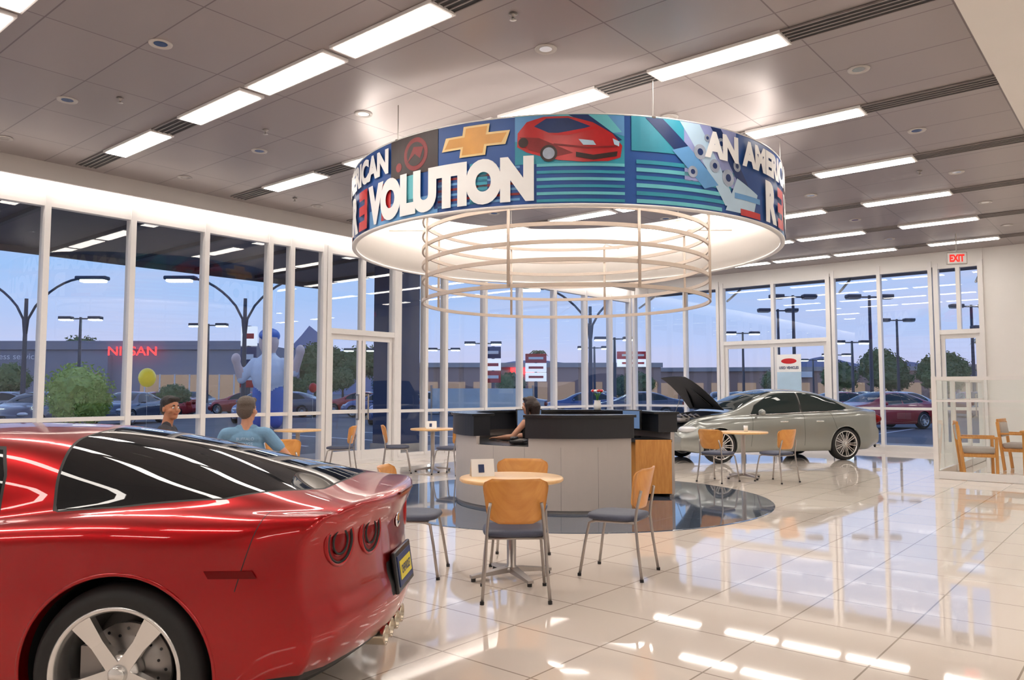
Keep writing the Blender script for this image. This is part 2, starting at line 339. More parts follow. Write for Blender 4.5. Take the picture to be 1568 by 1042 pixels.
    # emblem: cross-shaped badge with slanted ends
    for g,mm,ly in ((0,'g_lgold',6),(.022,'g_gold',7)):
        h=math.degrees(g/RD)
        bpoly(b,P([(44.2+h*1.6,.645+g),(59-h*1.9,.645+g),(60-h*1.6,.785-g),(45.2+h*1.9,.785-g)]),mm,ly)
        bpoly(b,P([(48.6+h*1.3,.555+g),(54.6-h*1.3,.555+g),(55.6-h*1.3,.875-g),(49.6+h*1.3,.875-g)]),mm,ly+.3)
    btext(b,'R',A+3.5,A+10.5,ZB+.04,ZB+.51,'g_white',11,.07)
    for i in range(3): brect(b,A+11.5,A+17.3,ZB+.04+i*.18,ZB+.15+i*.18,'g_red',11)
    brect(b,A+15.6,A+17.3,ZB+.04,ZB+.51,'g_red',11)
    btext(b,'VOLUTION',A+18,A+65,ZB+.04,ZB+.51,'g_white',11,.075)
    btext(b,'AN AMERICAN',A-18,A+27.5,ZB+.57,ZB+.86,'g_white',11,.06)
for ph in range(0,360,60):
    p=cyl_pt(ph-45,ZT,RD-.015); b.cyl(p,(p[0],p[1],H-.03),.006,'steel',n=8); b.lathe([(0,0),(.03,0),(.03,.02)],'steel',12,Matrix.Translation((p[0],p[1],ZT-.01)))
b.lathe([(2.62,4.00),(2.66,4.00),(2.66,4.05),(2.62,4.05)],'cove_ring_glow',96,T,True,closed=True)  # added glowing ring, brightens the drum's inside and the ceiling above
for ph in range(0,360,30):
    p=cyl_pt(ph,4.025,2.64);q=cyl_pt(ph,4.025,2.78); b.cyl(p,q,.01,'frame',n=8)  # arms carrying the added glow ring
b.obj('hanging_banner_ring')
b=MB(); RH=1.9
for z in (3.66,3.46,3.26,3.06,2.86,2.58):
    b.lathe([(RH-.012,z-.022),(RH+.014,z-.022),(RH+.014,z+.022),(RH-.012,z+.022)],'hoop',120,T,False,closed=True)
for i in range(8):
    ph=22+45*i
    p=cyl_pt(ph,2.57,RH+.02);q=cyl_pt(ph,3.7,RH+.02); b.tube([p,q],.018,'hoop',8)
    b.tube([cyl_pt(ph,3.68,RH+.02),cyl_pt(ph,3.74,RH+.1),cyl_pt(ph,3.80,2.76)],.012,'hoop',8)
b.obj('hoop_chandelier')

# ------------------------------------------------------------------ reception desk
b=MB(); Rk=1.45
def ring(a0,a1,prof,m,smooth=True,n=None): b.lathe(prof,m,n or max(6,int(abs(a1-a0)/3)),Matrix.Translation((CX,CY,0))@Matrix.Rotation(R_(-50),4,'Z'),smooth,a0,a1,closed=True)
def rp(r0,r1,z0,z1): return [(r0,z0),(r1,z0),(r1,z1),(r0,z1)]
ring(90,388,rp(1.38,Rk-.015,.006,.04),'deskseam',False)
ring(90,388,rp(1.40,Rk,.04,.76),'desk',False,120)
ring(-21,28,rp(1.40,Rk,.76,.86),'desk',False,20); ring(90,308,rp(1.40,Rk,.76,.86),'desk',False,80)
ring(90,388,rp(.88,1.42,.73,.765),'black',False)
ring(-22,28.5,rp(1.24,Rk+.04,.86,1.10),'dkband',False,24); ring(-22.5,29,rp(1.18,Rk+.07,1.10,1.13),'black',False,24)
ring(90,308,rp(1.24,Rk+.04,.86,1.10),'dkband',False,80); ring(89.5,308.5,rp(1.18,Rk+.07,1.10,1.13),'black',False,80)
for a in range(-40,28,17): ring(a,a+.12,rp(1.40,Rk+.001,.04,.76),'deskseam',n=1)
ring(90,118,rp(.95,1.40,.05,.73),'wood',False); ring(89.6,90,rp(.93,1.41,.05,.76),'wood',False)
ring(24,28,rp(.95,1.40,.05,.73),'wood',False)
ring(150,153,rp(.95,1.40,.05,.73),'desk',False); ring(230,233,rp(.95,1.40,.05,.73),'desk',False)
b.obj('reception_desk')
def onring(phi,r): a=R_(-50+phi); return CX+r*math.cos(a),CY+r*math.sin(a)
mbm=MB(); mbm.rbox((0,0,.01),(.2,.16,.02),'black',.006); mbm.cyl((0,0,.02),(0,0,.12),.02,'black'); mbm.rbox((0,0,.24),(.42,.035,.28),'black',.01); mbm.box((0,-.019,.245),(.38,.003,.24),mat('screen_glow',(.02,.03,.05),.2,emit=(.25,.4,.7),es=.4)); mme=mbm.mesh('monitor')
for ph,rz in ((118,40),(205,-10)):
    x,y=onring(ph,1.1); place(mme,'computer_monitor',(x,y,.766),-50+ph-90)
b=MB(); b.rbox((0,0,.03),(.18,.2,.05),'black',.015); b.rbox((-.06,0,.07),(.045,.2,.035),'black',.015); b.box((.03,.0,.058),(.08,.12,.004),'slat'); x,y=onring(-34,1.12); b.obj('desk_phone',(x,y,.766),20)
b=MB(); b.lathe([(0,0),(.05,0),(.06,.06),(.045,.12),(.05,.14)],'g_white',20)
sg=mat('stem_green',(.05,.2,.04),.6,noise=.1)
for i in range(9):
    a=i*.7; b.tube([(0,0,.1),(.02*math.cos(a),.02*math.sin(a),.2),(.07*math.cos(a),.07*math.sin(a),.27)],.004,sg,6); b.ell((.07*math.cos(a),.07*math.sin(a),.28),(.028,.028,.02),'g_white' if i%2 else 'g_red',10)
x,y=onring(155,1.33); b.obj('flower_vase',(x,y,1.13))

# ------------------------------------------------------------------ furniture
def chair_mesh():
    b=MB(); 
    n=28
    def sup(r,t,e=.38):
        c,s=math.cos(t),math.sin(t); return (r*math.copysign(abs(c)**e,c),r*math.copysign(abs(s)**e,s))
    rings=[(.19,.425),(.215,.43),(.222,.445),(.215,.462),(.17,.472),(.08,.474)]
    vs=[]
    for r,z in rings:
        for i in range(n):
            x,y=sup(r,2*math.pi*i/n,.55); vs.append((x,y*.98,z))
    fs=[]
    for k in range(len(rings)-1):
        for i in range(n): fs.append((k*n+i,k*n+(i+1)%n,(k+1)*n+(i+1)%n,(k+1)*n+i))
    fs.append(list(range(n))[::-1]); fs.append([(len(rings)-1)*n+i for i in range(n)])
    b.add(vs,fs,'seat',True)
    nu,nv=14,12; z0,z1=.515,.82
    def P(i,j,off):
        u=-1+2*i/nu; v=j/nv; z=z0+(z1-z0)*v; w=.185+.045*v; rc=.07
        dz=min(z-z0,z1-z)
        if dz<rc: w-= rc-math.sqrt(max(0,rc*rc-(rc-dz)**2))
        x=w*u
        return (x,-.205-.07*v+.055*(x/.2)**2+off,z)
    vs=[P(i,j,.006) for j in range(nv+1) for i in range(nu+1)]+[P(i,j,-.006) for j in range(nv+1) for i in range(nu+1)]
    N=(nu+1)*(nv+1); fs=[]
    for j in range(nv):
        for i in range(nu):
            a=j*(nu+1)+i; fs.append((a,a+nu+1,a+nu+2,a+1)); fs.append((N+a,N+a+1,N+a+nu+2,N+a+nu+1))
    bd=[j*(nu+1) for j in range(nv+1)]; be=[j*(nu+1)+nu for j in range(nv+1)]
    for L in (bd,be):
        for p,q in zip(L[:-1],L[1:]): fs.append((p,q,N+q,N+p) if L is bd else (q,p,N+p,N+q))
    for i in range(nu): fs.append((i,i+1,N+i+1,N+i)); o=nv*(nu+1); fs.append((o+i+1,o+i,N+o+i,N+o+i+1))
    b.add(vs,fs,'wood',True)
    for s in (-1,1):
        b.tube([(s*.225,-.25,.0),(s*.205,-.215,.25),(s*.195,-.195,.43),(s*.188,-.205,.52),(s*.18,-.222,.60),(s*.17,-.235,.66)],.0115,'steel',10)
        b.tube([(s*.225,.24,.0),(s*.205,.2,.25),(s*.19,.17,.40),(s*.18,.12,.418),(s*.18,-.12,.42),(s*.195,-.19,.42)],.0115,'steel',10)
        b.cyl((s*.225,-.25,0),(s*.224,-.249,.02),.015,'black',n=10); b.cyl((s*.225,.24,0),(s*.224,.239,.02),.015,'black',n=10)
    b.tube([(-.19,.14,.415),(.19,.14,.415)],.01,'steel',8); b.tube([(-.19,-.16,.415),(.19,-.16,.415)],.01,'steel',8)
    return b.mesh('dining_chair')
chair=chair_mesh()
def table_mesh():
    b=MB(); b.lathe([(0,.722),(.385,.722),(.395,.73),(.395,.745),(.388,.752),(0,.752)],'tabletop',64)
    b.lathe([(0,.72),(.14,.72),(.14,.705),(.036,.69),(.034,.09),(.06,.075),(.06,.05),(0,.05)],'steel',32)
    for i in range(4):
        a=R_(45+90*i); c,s=math.cos(a),math.sin(a)
        X=Matrix.Rotation(a,4,'Z')
        vs=[(.03,-.035,.045),(.03,.035,.045),(.03,.035,.085),(.03,-.035,.085),(.33,-.022,.025),(.33,.022,.025),(.33,.022,.045),(.33,-.022,.045)]
        b.add(vs,[(0,3,2,1),(4,5,6,7),(0,1,5,4),(1,2,6,5),(2,3,7,6),(3,0,4,7)],'steel',False,X)
        b.cyl((.31*c,.31*s,0),(.31*c,.31*s,.03),.018,'black',n=12)
    return b.mesh('cafe_table')
table=table_mesh()
for p in ((-3.84,4.57),(-5.29,12.14),(-11.42,7.9),(-9.94,9.67),(-7.05,4.35)): place(table,'cafe_table',(*p,0),rz=20)
for x,y,r in ((-3.50,4.20,42),(-3.30,5.22,104),(-4.53,4.20,-55),(-4.15,5.06,215),
              (-5.39,11.42,-8),(-4.68,11.98,75),(-10.84,8.35,130),(-10.24,9.10,-40),(-9.32,9.5,100),(-8.45,5.7,40),(-7.56,3.65,-37),(-6.35,3.85,52)):
    place(chair,'dining_chair',(x,y,0),r)
tb=MB(); tb.add([(-.09,-.04,0),(.09,-.04,0),(.09,0,.13),(-.09,0,.13),(-.09,.04,0),(.09,.04,0)],[(0,1,2,3),(3,2,5,4)],'g_white'); tb.add([(-.035,-.0355,.03),(.01,-.0355,.03),(.01,-.017,.09),(-.035,-.017,.09)],[(0,1,2,3)],'g_dblue'); tme=tb.mesh('table_tent_card')
place(tme,'table_tent_card',(-4.05,4.47,.752),55); place(tme,'table_tent_card',(-9.9,9.6,.752),40)
b=MB(); b.lathe([(0,0),(.03,0),(.035,.1),(.03,.1),(0,.09)],'g_white',16); b.obj('paper_cup',(-5.2,12.05,.752))
def armchair():
    b=MB()
    for s in (-1,1):
        b.rbox((s*.27,.24,.32),(.045,.045,.64),'wood',.01); b.rbox((s*.27,-.26,.43),(.045,.05,.86),'wood',.01,rx=R_(6))
        b.rbox((s*.27,-.0,.65),(.06,.56,.035),'wood',.012); b.rbox((s*.27,0,.36),(.03,.5,.05),'wood',.008)
    b.rbox((0,.22,.38),(.54,.03,.06),'wood',.008); b.rbox((0,-.23,.38),(.54,.03,.06),'wood',.008)
    b.rbox((0,0,.44),(.5,.5,.09),'desk',.03); b.rbox((0,-.28,.72),(.5,.06,.26),'desk',.025,rx=R_(8)); b.rbox((0,-.305,.88),(.56,.035,.06),'wood',.01)
    return b.mesh('armchair')
am=armchair()
place(am,'wooden_armchair',(-2.42,14.85,.001),-75); place(am,'wooden_armchair',(-2.0,16.5,.001),-95)
b=MB(); b.rbox((0,0,.74),(1.5,.8,.04),'wood',.008); b.box((-.7,0,.36),(.04,.74,.72),'wood'); b.box((.7,0,.36),(.04,.74,.72),'wood'); b.box((0,-.3,.42),(1.36,.025,.6),'wood'); b.rbox((.45,.05,.36),(.42,.6,.70),'wood',.006); b.obj('office_desk',(-1.1,15.45,0))
b=MB(); px,py=-2.88,14.1
def part(p0,p1,first=0):
    d=Vector(p1)-Vector(p0); L=d.length; a=math.atan2(d.y,d.x); X=Matrix.Translation((*p0,0))@Matrix.Rotation(a,4,'Z'); n=max(1,round(L/1.5))
    for i in range(first,n+1): b.box((L*i/n,0,.823),(.07,.07,1.646),'frame',X)
    for z in (1.25,1.61): b.box((L/2,0,z),(L-.02,.05,.06 if z!=1.25 else .035),'frame',X)
    b.box((L/2,0,.065),(L-.02,.055,.12),'frame',X)
    b.add([(0.03,0,.1),(L,0,.1),(L,0,1.6),(0.03,0,1.6)],[(0,1,2,3)],'pglass',False,X)
part((px,py),(px,18.4)); part((px,py),(1.6,py),1); b.obj('glass_partition')

# ------------------------------------------------------------------ cars
class PC:
    def __init__(s,tab):
        s.x=np.array([t[0] for t in tab],float); s.y=np.array([t[1] for t in tab],float); h=np.diff(s.x); d=np.diff(s.y)/h; n=len(s.x); m=np.zeros(n); m[0]=d[0]; m[-1]=d[-1]
        for i in range(1,n-1):
            if d[i-1]*d[i]>0:
                w1=2*h[i]+h[i-1]; w2=h[i]+2*h[i-1]; m[i]=(w1+w2)/(w1/d[i-1]+w2/d[i])
        s.m=m
    def __call__(s,q):
        q=min(max(q,s.x[0]),s.x[-1]); i=min(int(np.searchsorted(s.x,q,side='right'))-1,len(s.x)-2); i=max(i,0); h=s.x[i+1]-s.x[i]; t=(q-s.x[i])/h
        return float((2*t**3-3*t*t+1)*s.y[i]+(t**3-2*t*t+t)*h*s.m[i]+(-2*t**3+3*t*t)*s.y[i+1]+(t**3-t*t)*h*s.m[i+1])
def sdpoly(p,poly):
    x,y=p; d=1e9; ins=False; n=len(poly)
    for i in range(n):
        ax,ay=poly[i]; bx,by=poly[(i+1)%n]; ex,ey=bx-ax,by-ay; wx,wy=x-ax,y-ay
        t=max(0,min(1,(wx*ex+wy*ey)/(ex*ex+ey*ey+1e-12))); d=min(d,(wx-ex*t)**2+(wy-ey*t)**2)
        if (ay>y)!=(by>y) and x<(bx-ax)*(y-ay)/(by-ay)+ax: ins=not ins
    d=math.sqrt(d); return d if ins else -d
def section(P,x):
    zb,w,zc,zs,ws,zr,wr,dr=[P[k](x) for k in ('zb','w','zc','zsh','wsh','zr','wr','dre')]
    p7=(ws-P.get('inset',.08),zs+min(.035,(zr-zs)*.2)); p9=(min(wr,p7[0]-.06),zr-dr)
    pts=[(0,zb),(w*.80,zb),(w*.935,zb+.035),(w*.985,zb+.16),(w,zc),((w+ws)/2+.018,zs-.075),(ws,zs),p7,(p7[0]+(p9[0]-p7[0])*.42+.01,p7[1]+(p9[1]-p7[1])*.55),p9,(p9[0]*.55,zr-dr*.28),(0,zr)]
    return pts
def sample(pts,sub):
    P=[(-pts[1][0],pts[1][1])]+pts+[(-pts[-2][0],pts[-2][1])]; out=[];q=[]
    for i in range(1,len(P)-2):
        for k in range(sub):
            t=k/sub; a,b_,c,d=[np.array(P[i+j-1]) for j in range(4)]
            v=.5*((2*b_)+(-a+c)*t+(2*a-5*b_+4*c-d)*t*t+(-a+3*b_-3*c+d)*t**3); out.append((max(0,v[0]),v[1])); q.append(i-1+t)
    out[0]=(0,pts[0][1]); out.append(pts[-1]); q.append(len(pts)-1); return out,q
def car_body(P,nst,sub,paint,name,parent,its=8,jts=2):
    xt0,xn0=P['x0'],P['x1']; rho=.035
    def ringpts(x):
        s,q=sample(section(P,x),sub)
        full=[(y,z) for y,z in s]+[(-y,z) for y,z in s[-2:0:-1]]; fq=q+q[-2:0:-1]; return full,fq
    zc0=P['capz']
    def wrapx(x,y,z):
        xa=xt0+.5; xb=xn0-.6
        if x<xa: return xa+(x-xa)*(xa-P['tail'](y,z)-rho)/(xa-xt0)
        if x>xb: return xb+(x-xb)*(P['nose'](y,z)-rho-xb)/(xn0-xb)
        return x
    def cap(x,sgn,fn):
        full,fq=ringpts(x); res=[]
        for th in (30,60,90):
            ins=rho*(1-math.cos(R_(th)))
            r=[]
            for y,z in full:
                L=math.hypot(y,z-zc0)+1e-6; k=max(.0,1-ins/L); y2,z2=y*k,zc0+(z-zc0)*k
                r.append((fn(y,z)+sgn*(-rho+rho*math.sin(R_(th))),y2,z2))
            res.append((r,fq))
        for k in (.93,.84,.74,.62,.5,.38,.26,.14,.04):
            r=[]
            for y,z in full:
                L=math.hypot(y,z-zc0)+1e-6; kk=max(0,1-rho/L)*k; y2,z2=y*kk,zc0+(z-zc0)*kk; r.append((fn(y2,z2),y2,z2))
            res.append((r,fq))
        return res
    R=[]
    for r in reversed(cap(xt0,-1,P['tail'])): R.append((r,xt0))
    for i in range(nst+1):
        x=xt0+(xn0-xt0)*i/nst; full,fq=ringpts(x); R.append((([(wrapx(x,y,z),y,z) for y,z in full],fq),x))
    for r in cap(xn0,1,P['nose']): R.append((r,xn0))
    n=len(R[0][0][0])
    G=np.array([[list(p) for p in r[0]] for r,x in R])
    a,e=13,len(R)-13
    for _ in range(its):
        G[a:e]=.25*G[a-1:e-1]+.5*G[a:e]+.25*G[a+1:e+1]
    for _ in range(jts):
        G[a:e]=.25*np.roll(G[a:e],1,1)+.5*G[a:e]+.25*np.roll(G[a:e],-1,1)
    V=[]; at={'glass':[],'black':[],'seam':[]}
    for ii,((r,fq),x) in enumerate(R):
        for jj,q in enumerate(fq):
            px_,y,z=[float(c) for c in G[ii,jj]]
            if 'mod' in P: z=P['mod'](px_,y,z,q)
            V.append([px_,y,z]); 
            for k in at: at[k].append(P[k](px_,y,z,q))
    Ra=P['arch']; F=[]; dead=set(); live=set()
    for i in range(len(R)-1):
        for j in range(n):
            f=(i*n+j,i*n+(j+1)%n,(i+1)*n+(j+1)%n,(i+1)*n+j)
            c=[sum(V[k][a_] for k in f)/4 for a_ in range(3)]
            if abs(c[1])>.45 and any(math.hypot(c[0]-cx,c[2]-P['wz'])<Ra for cx in P['axles']): dead.update(f); continue
            F.append(f); live.update(f)
    for vi in dead&live:
        v=V[vi]
        for cx in P['axles']:
            dx,dz=v[0]-cx,v[2]-P['wz']; d=math.hypot(dx,dz)
            if abs(d-Ra)<.07 and v[2]>.25: v[0]=cx+dx*Ra/d; v[2]=P['wz']+dz*Ra/d
    F.append(tuple(range(n))[::-1]); F.append(tuple((len(R)-1)*n+j for j in range(n)))
    me=D.meshes.new(name+'_body'); me.from_pydata(V,[],F); me.materials.append(paint); me.polygons.foreach_set('use_smooth',[True]*len(F))
    for k in at:
        A=me.attributes.new(k,'FLOAT','POINT'); A.data.foreach_set('value',at[k])
    bmm=bmesh.new(); bmm.from_mesh(me); bmesh.ops.recalc_face_normals(bmm,faces=bmm.faces); bmm.to_mesh(me); bmm.free()
    def side_y(x,z):
        s,q=sample(section(P,x),6)
        zz=[p[1] for p,qq in zip(s,q) if 1<=qq<=6]; yy=[p[0] for p,qq in zip(s,q) if 1<=qq<=6]
        return float(np.interp(z,zz,yy))
    pm=P['solid']; b=MB()
    for cx in P['axles']:
        for s in (-1,1):
            arc=[];inn=[];inn2=[]
            for i in range(49):
                a=R_(-32+244*i/48); x=cx+Ra*math.cos(a); z=P['wz']+Ra*math.sin(a)
                if z<P['zb'](x)+.0: continue
                y=side_y(x,z); arc.append((x,s*(y-.004),z)); inn.append((cx+(Ra-.010)*math.cos(a),s*(y-.05),P['wz']+(Ra-.010)*math.sin(a))); inn2.append((cx+(Ra+.02)*math.cos(a),s*.45,P['wz']+(Ra+.02)*math.sin(a)))
            b.tube(arc,.008,pm,8); k=len(arc)
            b.add(arc+inn,[(i,i+1,k+i+1,k+i) for i in range(k-1)],pm,True)
            b.add(inn+inn2,[(i,i+1,k+i+1,k+i) for i in range(k-1)],'rubber',True)
            b.add(inn2,[list(range(k))],'rubber')
    place(me,'body',parent=parent); b.obj('wheel_arches',parent=parent)
    return side_y
def wheel(name,parent,cx,side,P,style='five'):
    b=MB(); Rt,Rr,W=P['tyre'],P['rim'],P['tw']
    X=Matrix.Translation((cx,side*(P['track']),P['wz']))@Matrix.Rotation(R_(-90*side),4,'X')  # local z -> outward
    h=W/2
    b.lathe([(Rr,-h),(Rr+.03,-h-.004),(Rt-.03,-h),(Rt-.006,-h+.03),(Rt,-h+.05),(Rt,h-.05),(Rt-.006,h-.03),(Rt-.03,h),(Rr+.03,h+.004),(Rr,h-.005)],'rubber',64,X)
    for zz in (-.05,0,.05): b.lathe([(Rt+.0005,zz-.004),(Rt+.001,zz+.004)],'black',64,X)
    b.lathe([(Rr-.02,-h),(Rr,-h),(Rr+.004,h-.002),(Rr-.006,h+.002),(Rr-.016,h-.01),(Rr-.022,h-.03),(Rr-.03,-h+.02)],'alloy',64,X)
    b.lathe([(0,h-.12),(Rr*.68,h-.12),(Rr*.68,h-.10),(0,h-.10)],'disc',48,X); b.lathe([(0,-h+.01),(Rr-.02,-h+.01)],'black',32,X)
    for i in range(24):
        a=i*math.pi/12; rr=Rr*(.5 if i%2 else .6); b.cyl((rr*math.cos(a),rr*math.sin(a),h-.1005),(rr*math.cos(a),rr*math.sin(a),h-.098),.006,'black',n=8,X=X)
    b.box((Rr*.5,0.0,h-.11),(.09,.18,.07),'slat',X)
    b.lathe([(0,h-.012),(.028,h-.012),(.034,h-.02),(.036,h-.06)],'alloy',24,X); b.lathe([(.036,h-.03),(.07,h-.04),(.075,h-.09),(0,h-.09)],'alloy',30,X)
    ns=5 if style=='five' else 9
    for i in range(ns):
        Y=X@Matrix.Rotation(2*math.pi*i/ns+.3,4,'Z'); w0,w1=(.036,.036) if style=='five' else (.016,.014); r0,r1=.03,Rr-.012
        offs=(0,) if style=='five' else (-.018,.018)
        for o in offs:
            if style=='five':
                vs=[(r0,-.028,h-.03),(r0,.028,h-.03),(r0,.026,h-.07),(r0,-.026,h-.07),((r0+r1)/2,-.026,h-.022),((r0+r1)/2,.026,h-.022),((r0+r1)/2,.024,h-.055),((r0+r1)/2,-.024,h-.055),(r1,-.042,h-.008),(r1,.042,h-.008),(r1,.042,h-.04),(r1,-.042,h-.04)]
            else:
                vs=[(r0,o*.6-w0/2,h-.03),(r0,o*.6+w0/2,h-.03),(r0,o*.6+w0/2,h-.06),(r0,o*.6-w0/2,h-.06),((r0+r1)/2,o-w0/2,h-.018),((r0+r1)/2,o+w0/2,h-.018),((r0+r1)/2,o+w0/2,h-.05),((r0+r1)/2,o-w0/2,h-.05),(r1,o*1.5-w1/2,h-.006),(r1,o*1.5+w1/2,h-.006),(r1,o*1.5+w1/2,h-.035),(r1,o*1.5-w1/2,h-.035)]
            fs=[]
            for k in (0,4): fs+= [(k+0,k+1,k+5,k+4),(k+1,k+2,k+6,k+5),(k+2,k+3,k+7,k+6),(k+3,k+0,k+4,k+7)]
            b.add(vs,fs,'alloy',False,Y)
    for i in range(5):
        a=2*math.pi*i/5; b.cyl((.05*math.cos(a),.05*math.sin(a),h-.04),(.05*math.cos(a),.05*math.sin(a),h-.03),.008,'chrome',n=8,X=X)
    b.obj(name,parent=parent)
q_=.12
def mk_coupe():
    P=dict(x0=-.93,x1=3.60,capz=.6,arch=.378,axles=(0,2.685),wz=.335,tyre=.335,rim=.255,tw=.27,track=.775,inset=.085,
      zb=PC([(-.93,.25),(-.5,.17),(0,.13),(2.7,.12),(3.3,.14),(3.6,.2)]),
      w=PC([(-.93,.83),(-.5,.895),(0,.925),(.6,.90),(1.2,.87),(1.8,.87),(2.4,.91),(2.7,.92),(3.1,.90),(3.4,.80),(3.6,.62)]),
      zc=PC([(-.93,.62),(0,.60),(1.2,.52),(2.7,.56),(3.3,.45),(3.6,.36)]),
      zsh=PC([(-.93,.91),(-.5,.905),(0,.905),(.3,.89),(.7,.855),(1.2,.82),(1.8,.81),(2.3,.84),(2.7,.84),(3.1,.76),(3.4,.64),(3.6,.5)]),
      wsh=PC([(-.93,.76),(-.5,.79),(0,.81),(.5,.80),(1.2,.80),(1.9,.80),(2.7,.80),(3.2,.72),(3.6,.45)]),
      zr=PC([(-.93,.945),(-.68,.975),(-.34,1.055),(.15,1.17),(.63,1.235),(1.0,1.245),(1.3,1.235),(1.6,1.17),(1.9,1.05),(2.15,.93),(2.4,.885),(2.7,.86),(3.1,.78),(3.4,.66),(3.6,.52)]),
      wr=PC([(-.93,.50),(-.65,.49),(-.3,.47),(.15,.47),(.6,.49),(1.0,.50),(1.5,.55),(2.1,.62),(2.7,.50),(3.3,.4),(3.6,.3)]),
      dre=PC([(-.93,.006),(-.65,.015),(-.2,.045),(.2,.06),(.6,.06),(1.3,.055),(2.0,.04),(2.3,.01),(3,.01),(3.6,.02)]))
    tp=PC([(.1,.24),(.25,.12),(.36,.03),(.48,0),(.60,.035),(.80,.045),(.885,.01),(.95,-.005)])
    P['tail']=lambda y,z:-.92+.28*y*y+tp(z)
    np_=PC([(.1,-.12),(.3,0),(.45,-.02),(.6,-.15)])
    P['nose']=lambda y,z:3.62-.7*y*y+np_(z)
    hatch=[(-.62,9.6*q_),(-.66,13*q_),(.50,13*q_),(.48,9.5*q_),(.42,8*q_),(.37,6.95*q_),(.1,7.0*q_),(-.3,7.6*q_)]
    wind=[(1.38,13*q_),(1.36,9.3*q_),(2.12,9.0*q_),(2.12,13*q_)]
    sidew=[(.62,6.95*q_),(.66,8.0*q_),(.74,8.75*q_),(1.35,8.75*q_),(1.92,7.6*q_),(1.98,6.95*q_)]
    P['glass']=lambda x,y,z,q:max(sdpoly((x,q*q_),hatch),sdpoly((x,q*q_),wind),sdpoly((x,q*q_),sidew))
    P['black']=lambda x,y,z,q: max(.315-z if x<-.55 else (.315-z)-(x+.55)*.5, sdpoly((y,z),[(-.23,.47),(.23,.47),(.21,.62),(-.21,.62)]) if x<-.6 else -1) if x<-.3 else -1
    def seam(x,y,z,q):
        if 3.3<q<6.9 and x<-.1: return x+.46+.25*(z-.7) if z>.62 else 1.0
        if 3<q<6.6 and .2<x<1.1: return x-.64-.12*(z-.5)
        if 2.5<q<6.6 and x>1.5: return x-1.98+.1*(z-.5)
        return 1.0
    P['seam']=seam; P['solid']=M['red_paint']
    E=empty('sports_car',(-3.59,2.05,0),-143.4)
    sy=car_body(P,190,6,carmat('red_body_paint',(.36,.0,.003),.85,.30,sw=.0018,coat=.8),'sports_car',E,14,3)
    k=0
    for ax in P['axles']:
        for s in (1,-1): k+=1; wheel('wheel_%d'%k,E,ax,s,P)
    b=MB()
    for y in (.62,.38,-.38,-.62):
        z=.79; x=P['tail'](y,z); yaw=math.atan(.56*y)
        X=Matrix.Translation((x-.002,y,z))@Matrix.Rotation(yaw*1.0,4,'Z').inverted()@Matrix.Rotation(R_(-90),4,'Y')
        b.lathe([(.100,-.012),(.099,.004),(.093,.009),(.087,.006),(.083,-.012)],M['red_paint'],40,X)
        b.lathe([(.084,-.010),(.075,.0),(.06,.003),(.058,-.004),(.04,.002),(.0,.007)],'redlens',40,X)
        b.lathe([(.086,-.004),(.086,.0055),(.078,.0055),(.078,-.004)],'rubber',32,X)
        b.lathe([(.052,.002),(.053,.007),(.046,.007),(.044,.002)],'rubber',32,X)
    X=Matrix.Translation((-.92+.03-.015,0,.56))@Matrix.Rotation(R_(8),4,'Y')@Matrix.Rotation(R_(-90),4,'Z')
    b.rbox((0,0,0),(.36,.02,.19),'black',.006,X); b.box((0,-.012,0),(.30,.004,.14),'g_dblue',X); b.box((0,-.015,.0),(.24,.003,.085),'g_yellow',X); flat_text(b,'CHEVROLET',(0,-.018,0),.2,.04,'g_dblue',X)
    for y in (-.18,-.065,.065,.18):
        X=Matrix.Translation((-.86,y,.285))@Matrix.Rotation(R_(90),4,'Y')
        b.lathe([(.040,.2),(.044,.0),(.045,-.01),(.038,-.01),(.036,.15),(0,.15)],'exh',28,X); b.lathe([(.0,.05),(.037,.05)],'black',20,X)
    b.ell((P['tail'](0,.76)-.004,0,.78),(.006,.05,.035),'chrome'); b.rbox((P['tail'](0,.9)-.0,0,.925),(.02,.3,.012),'marker',.004)
    for s in (1,-1):
        vs=[];n=9
        for i in range(n):
            xx=-.33-.18*i/(n-1)
            for z in (.70,.728): vs.append((xx-.02*(z<.71),s*(sy(xx,z)+.003),z-.02*i/(n-1)*0))
        b.add(vs,[(2*i,2*i+1,2*i+3,2*i+2) for i in range(n-1)],'marker',True)
        b.ell((1.72,s*.98,.93),(.07,.11,.065),M['red_paint'],20); b.tube([(1.74,s*.80,.86),(1.73,s*.92,.91)],.02,M['red_paint'],8)
        b.ell((3.12,s*.68,.70),(.20,.085,.045),'black',20,rot=Matrix.Rotation(R_(14),4,'Y')@Matrix.Rotation(R_(-14*s),4,'Z'))
        b.rbox((1.3,s*.868,.53),(.2,.012,.02),'black',.004)
        b.rbox((.86,s*(sy(.86,.70)+.006),.70),(.17,.014,.02),M['red_paint'],.005)
    b.obj('exterior_trim',parent=E)
    return E
mk_coupe()
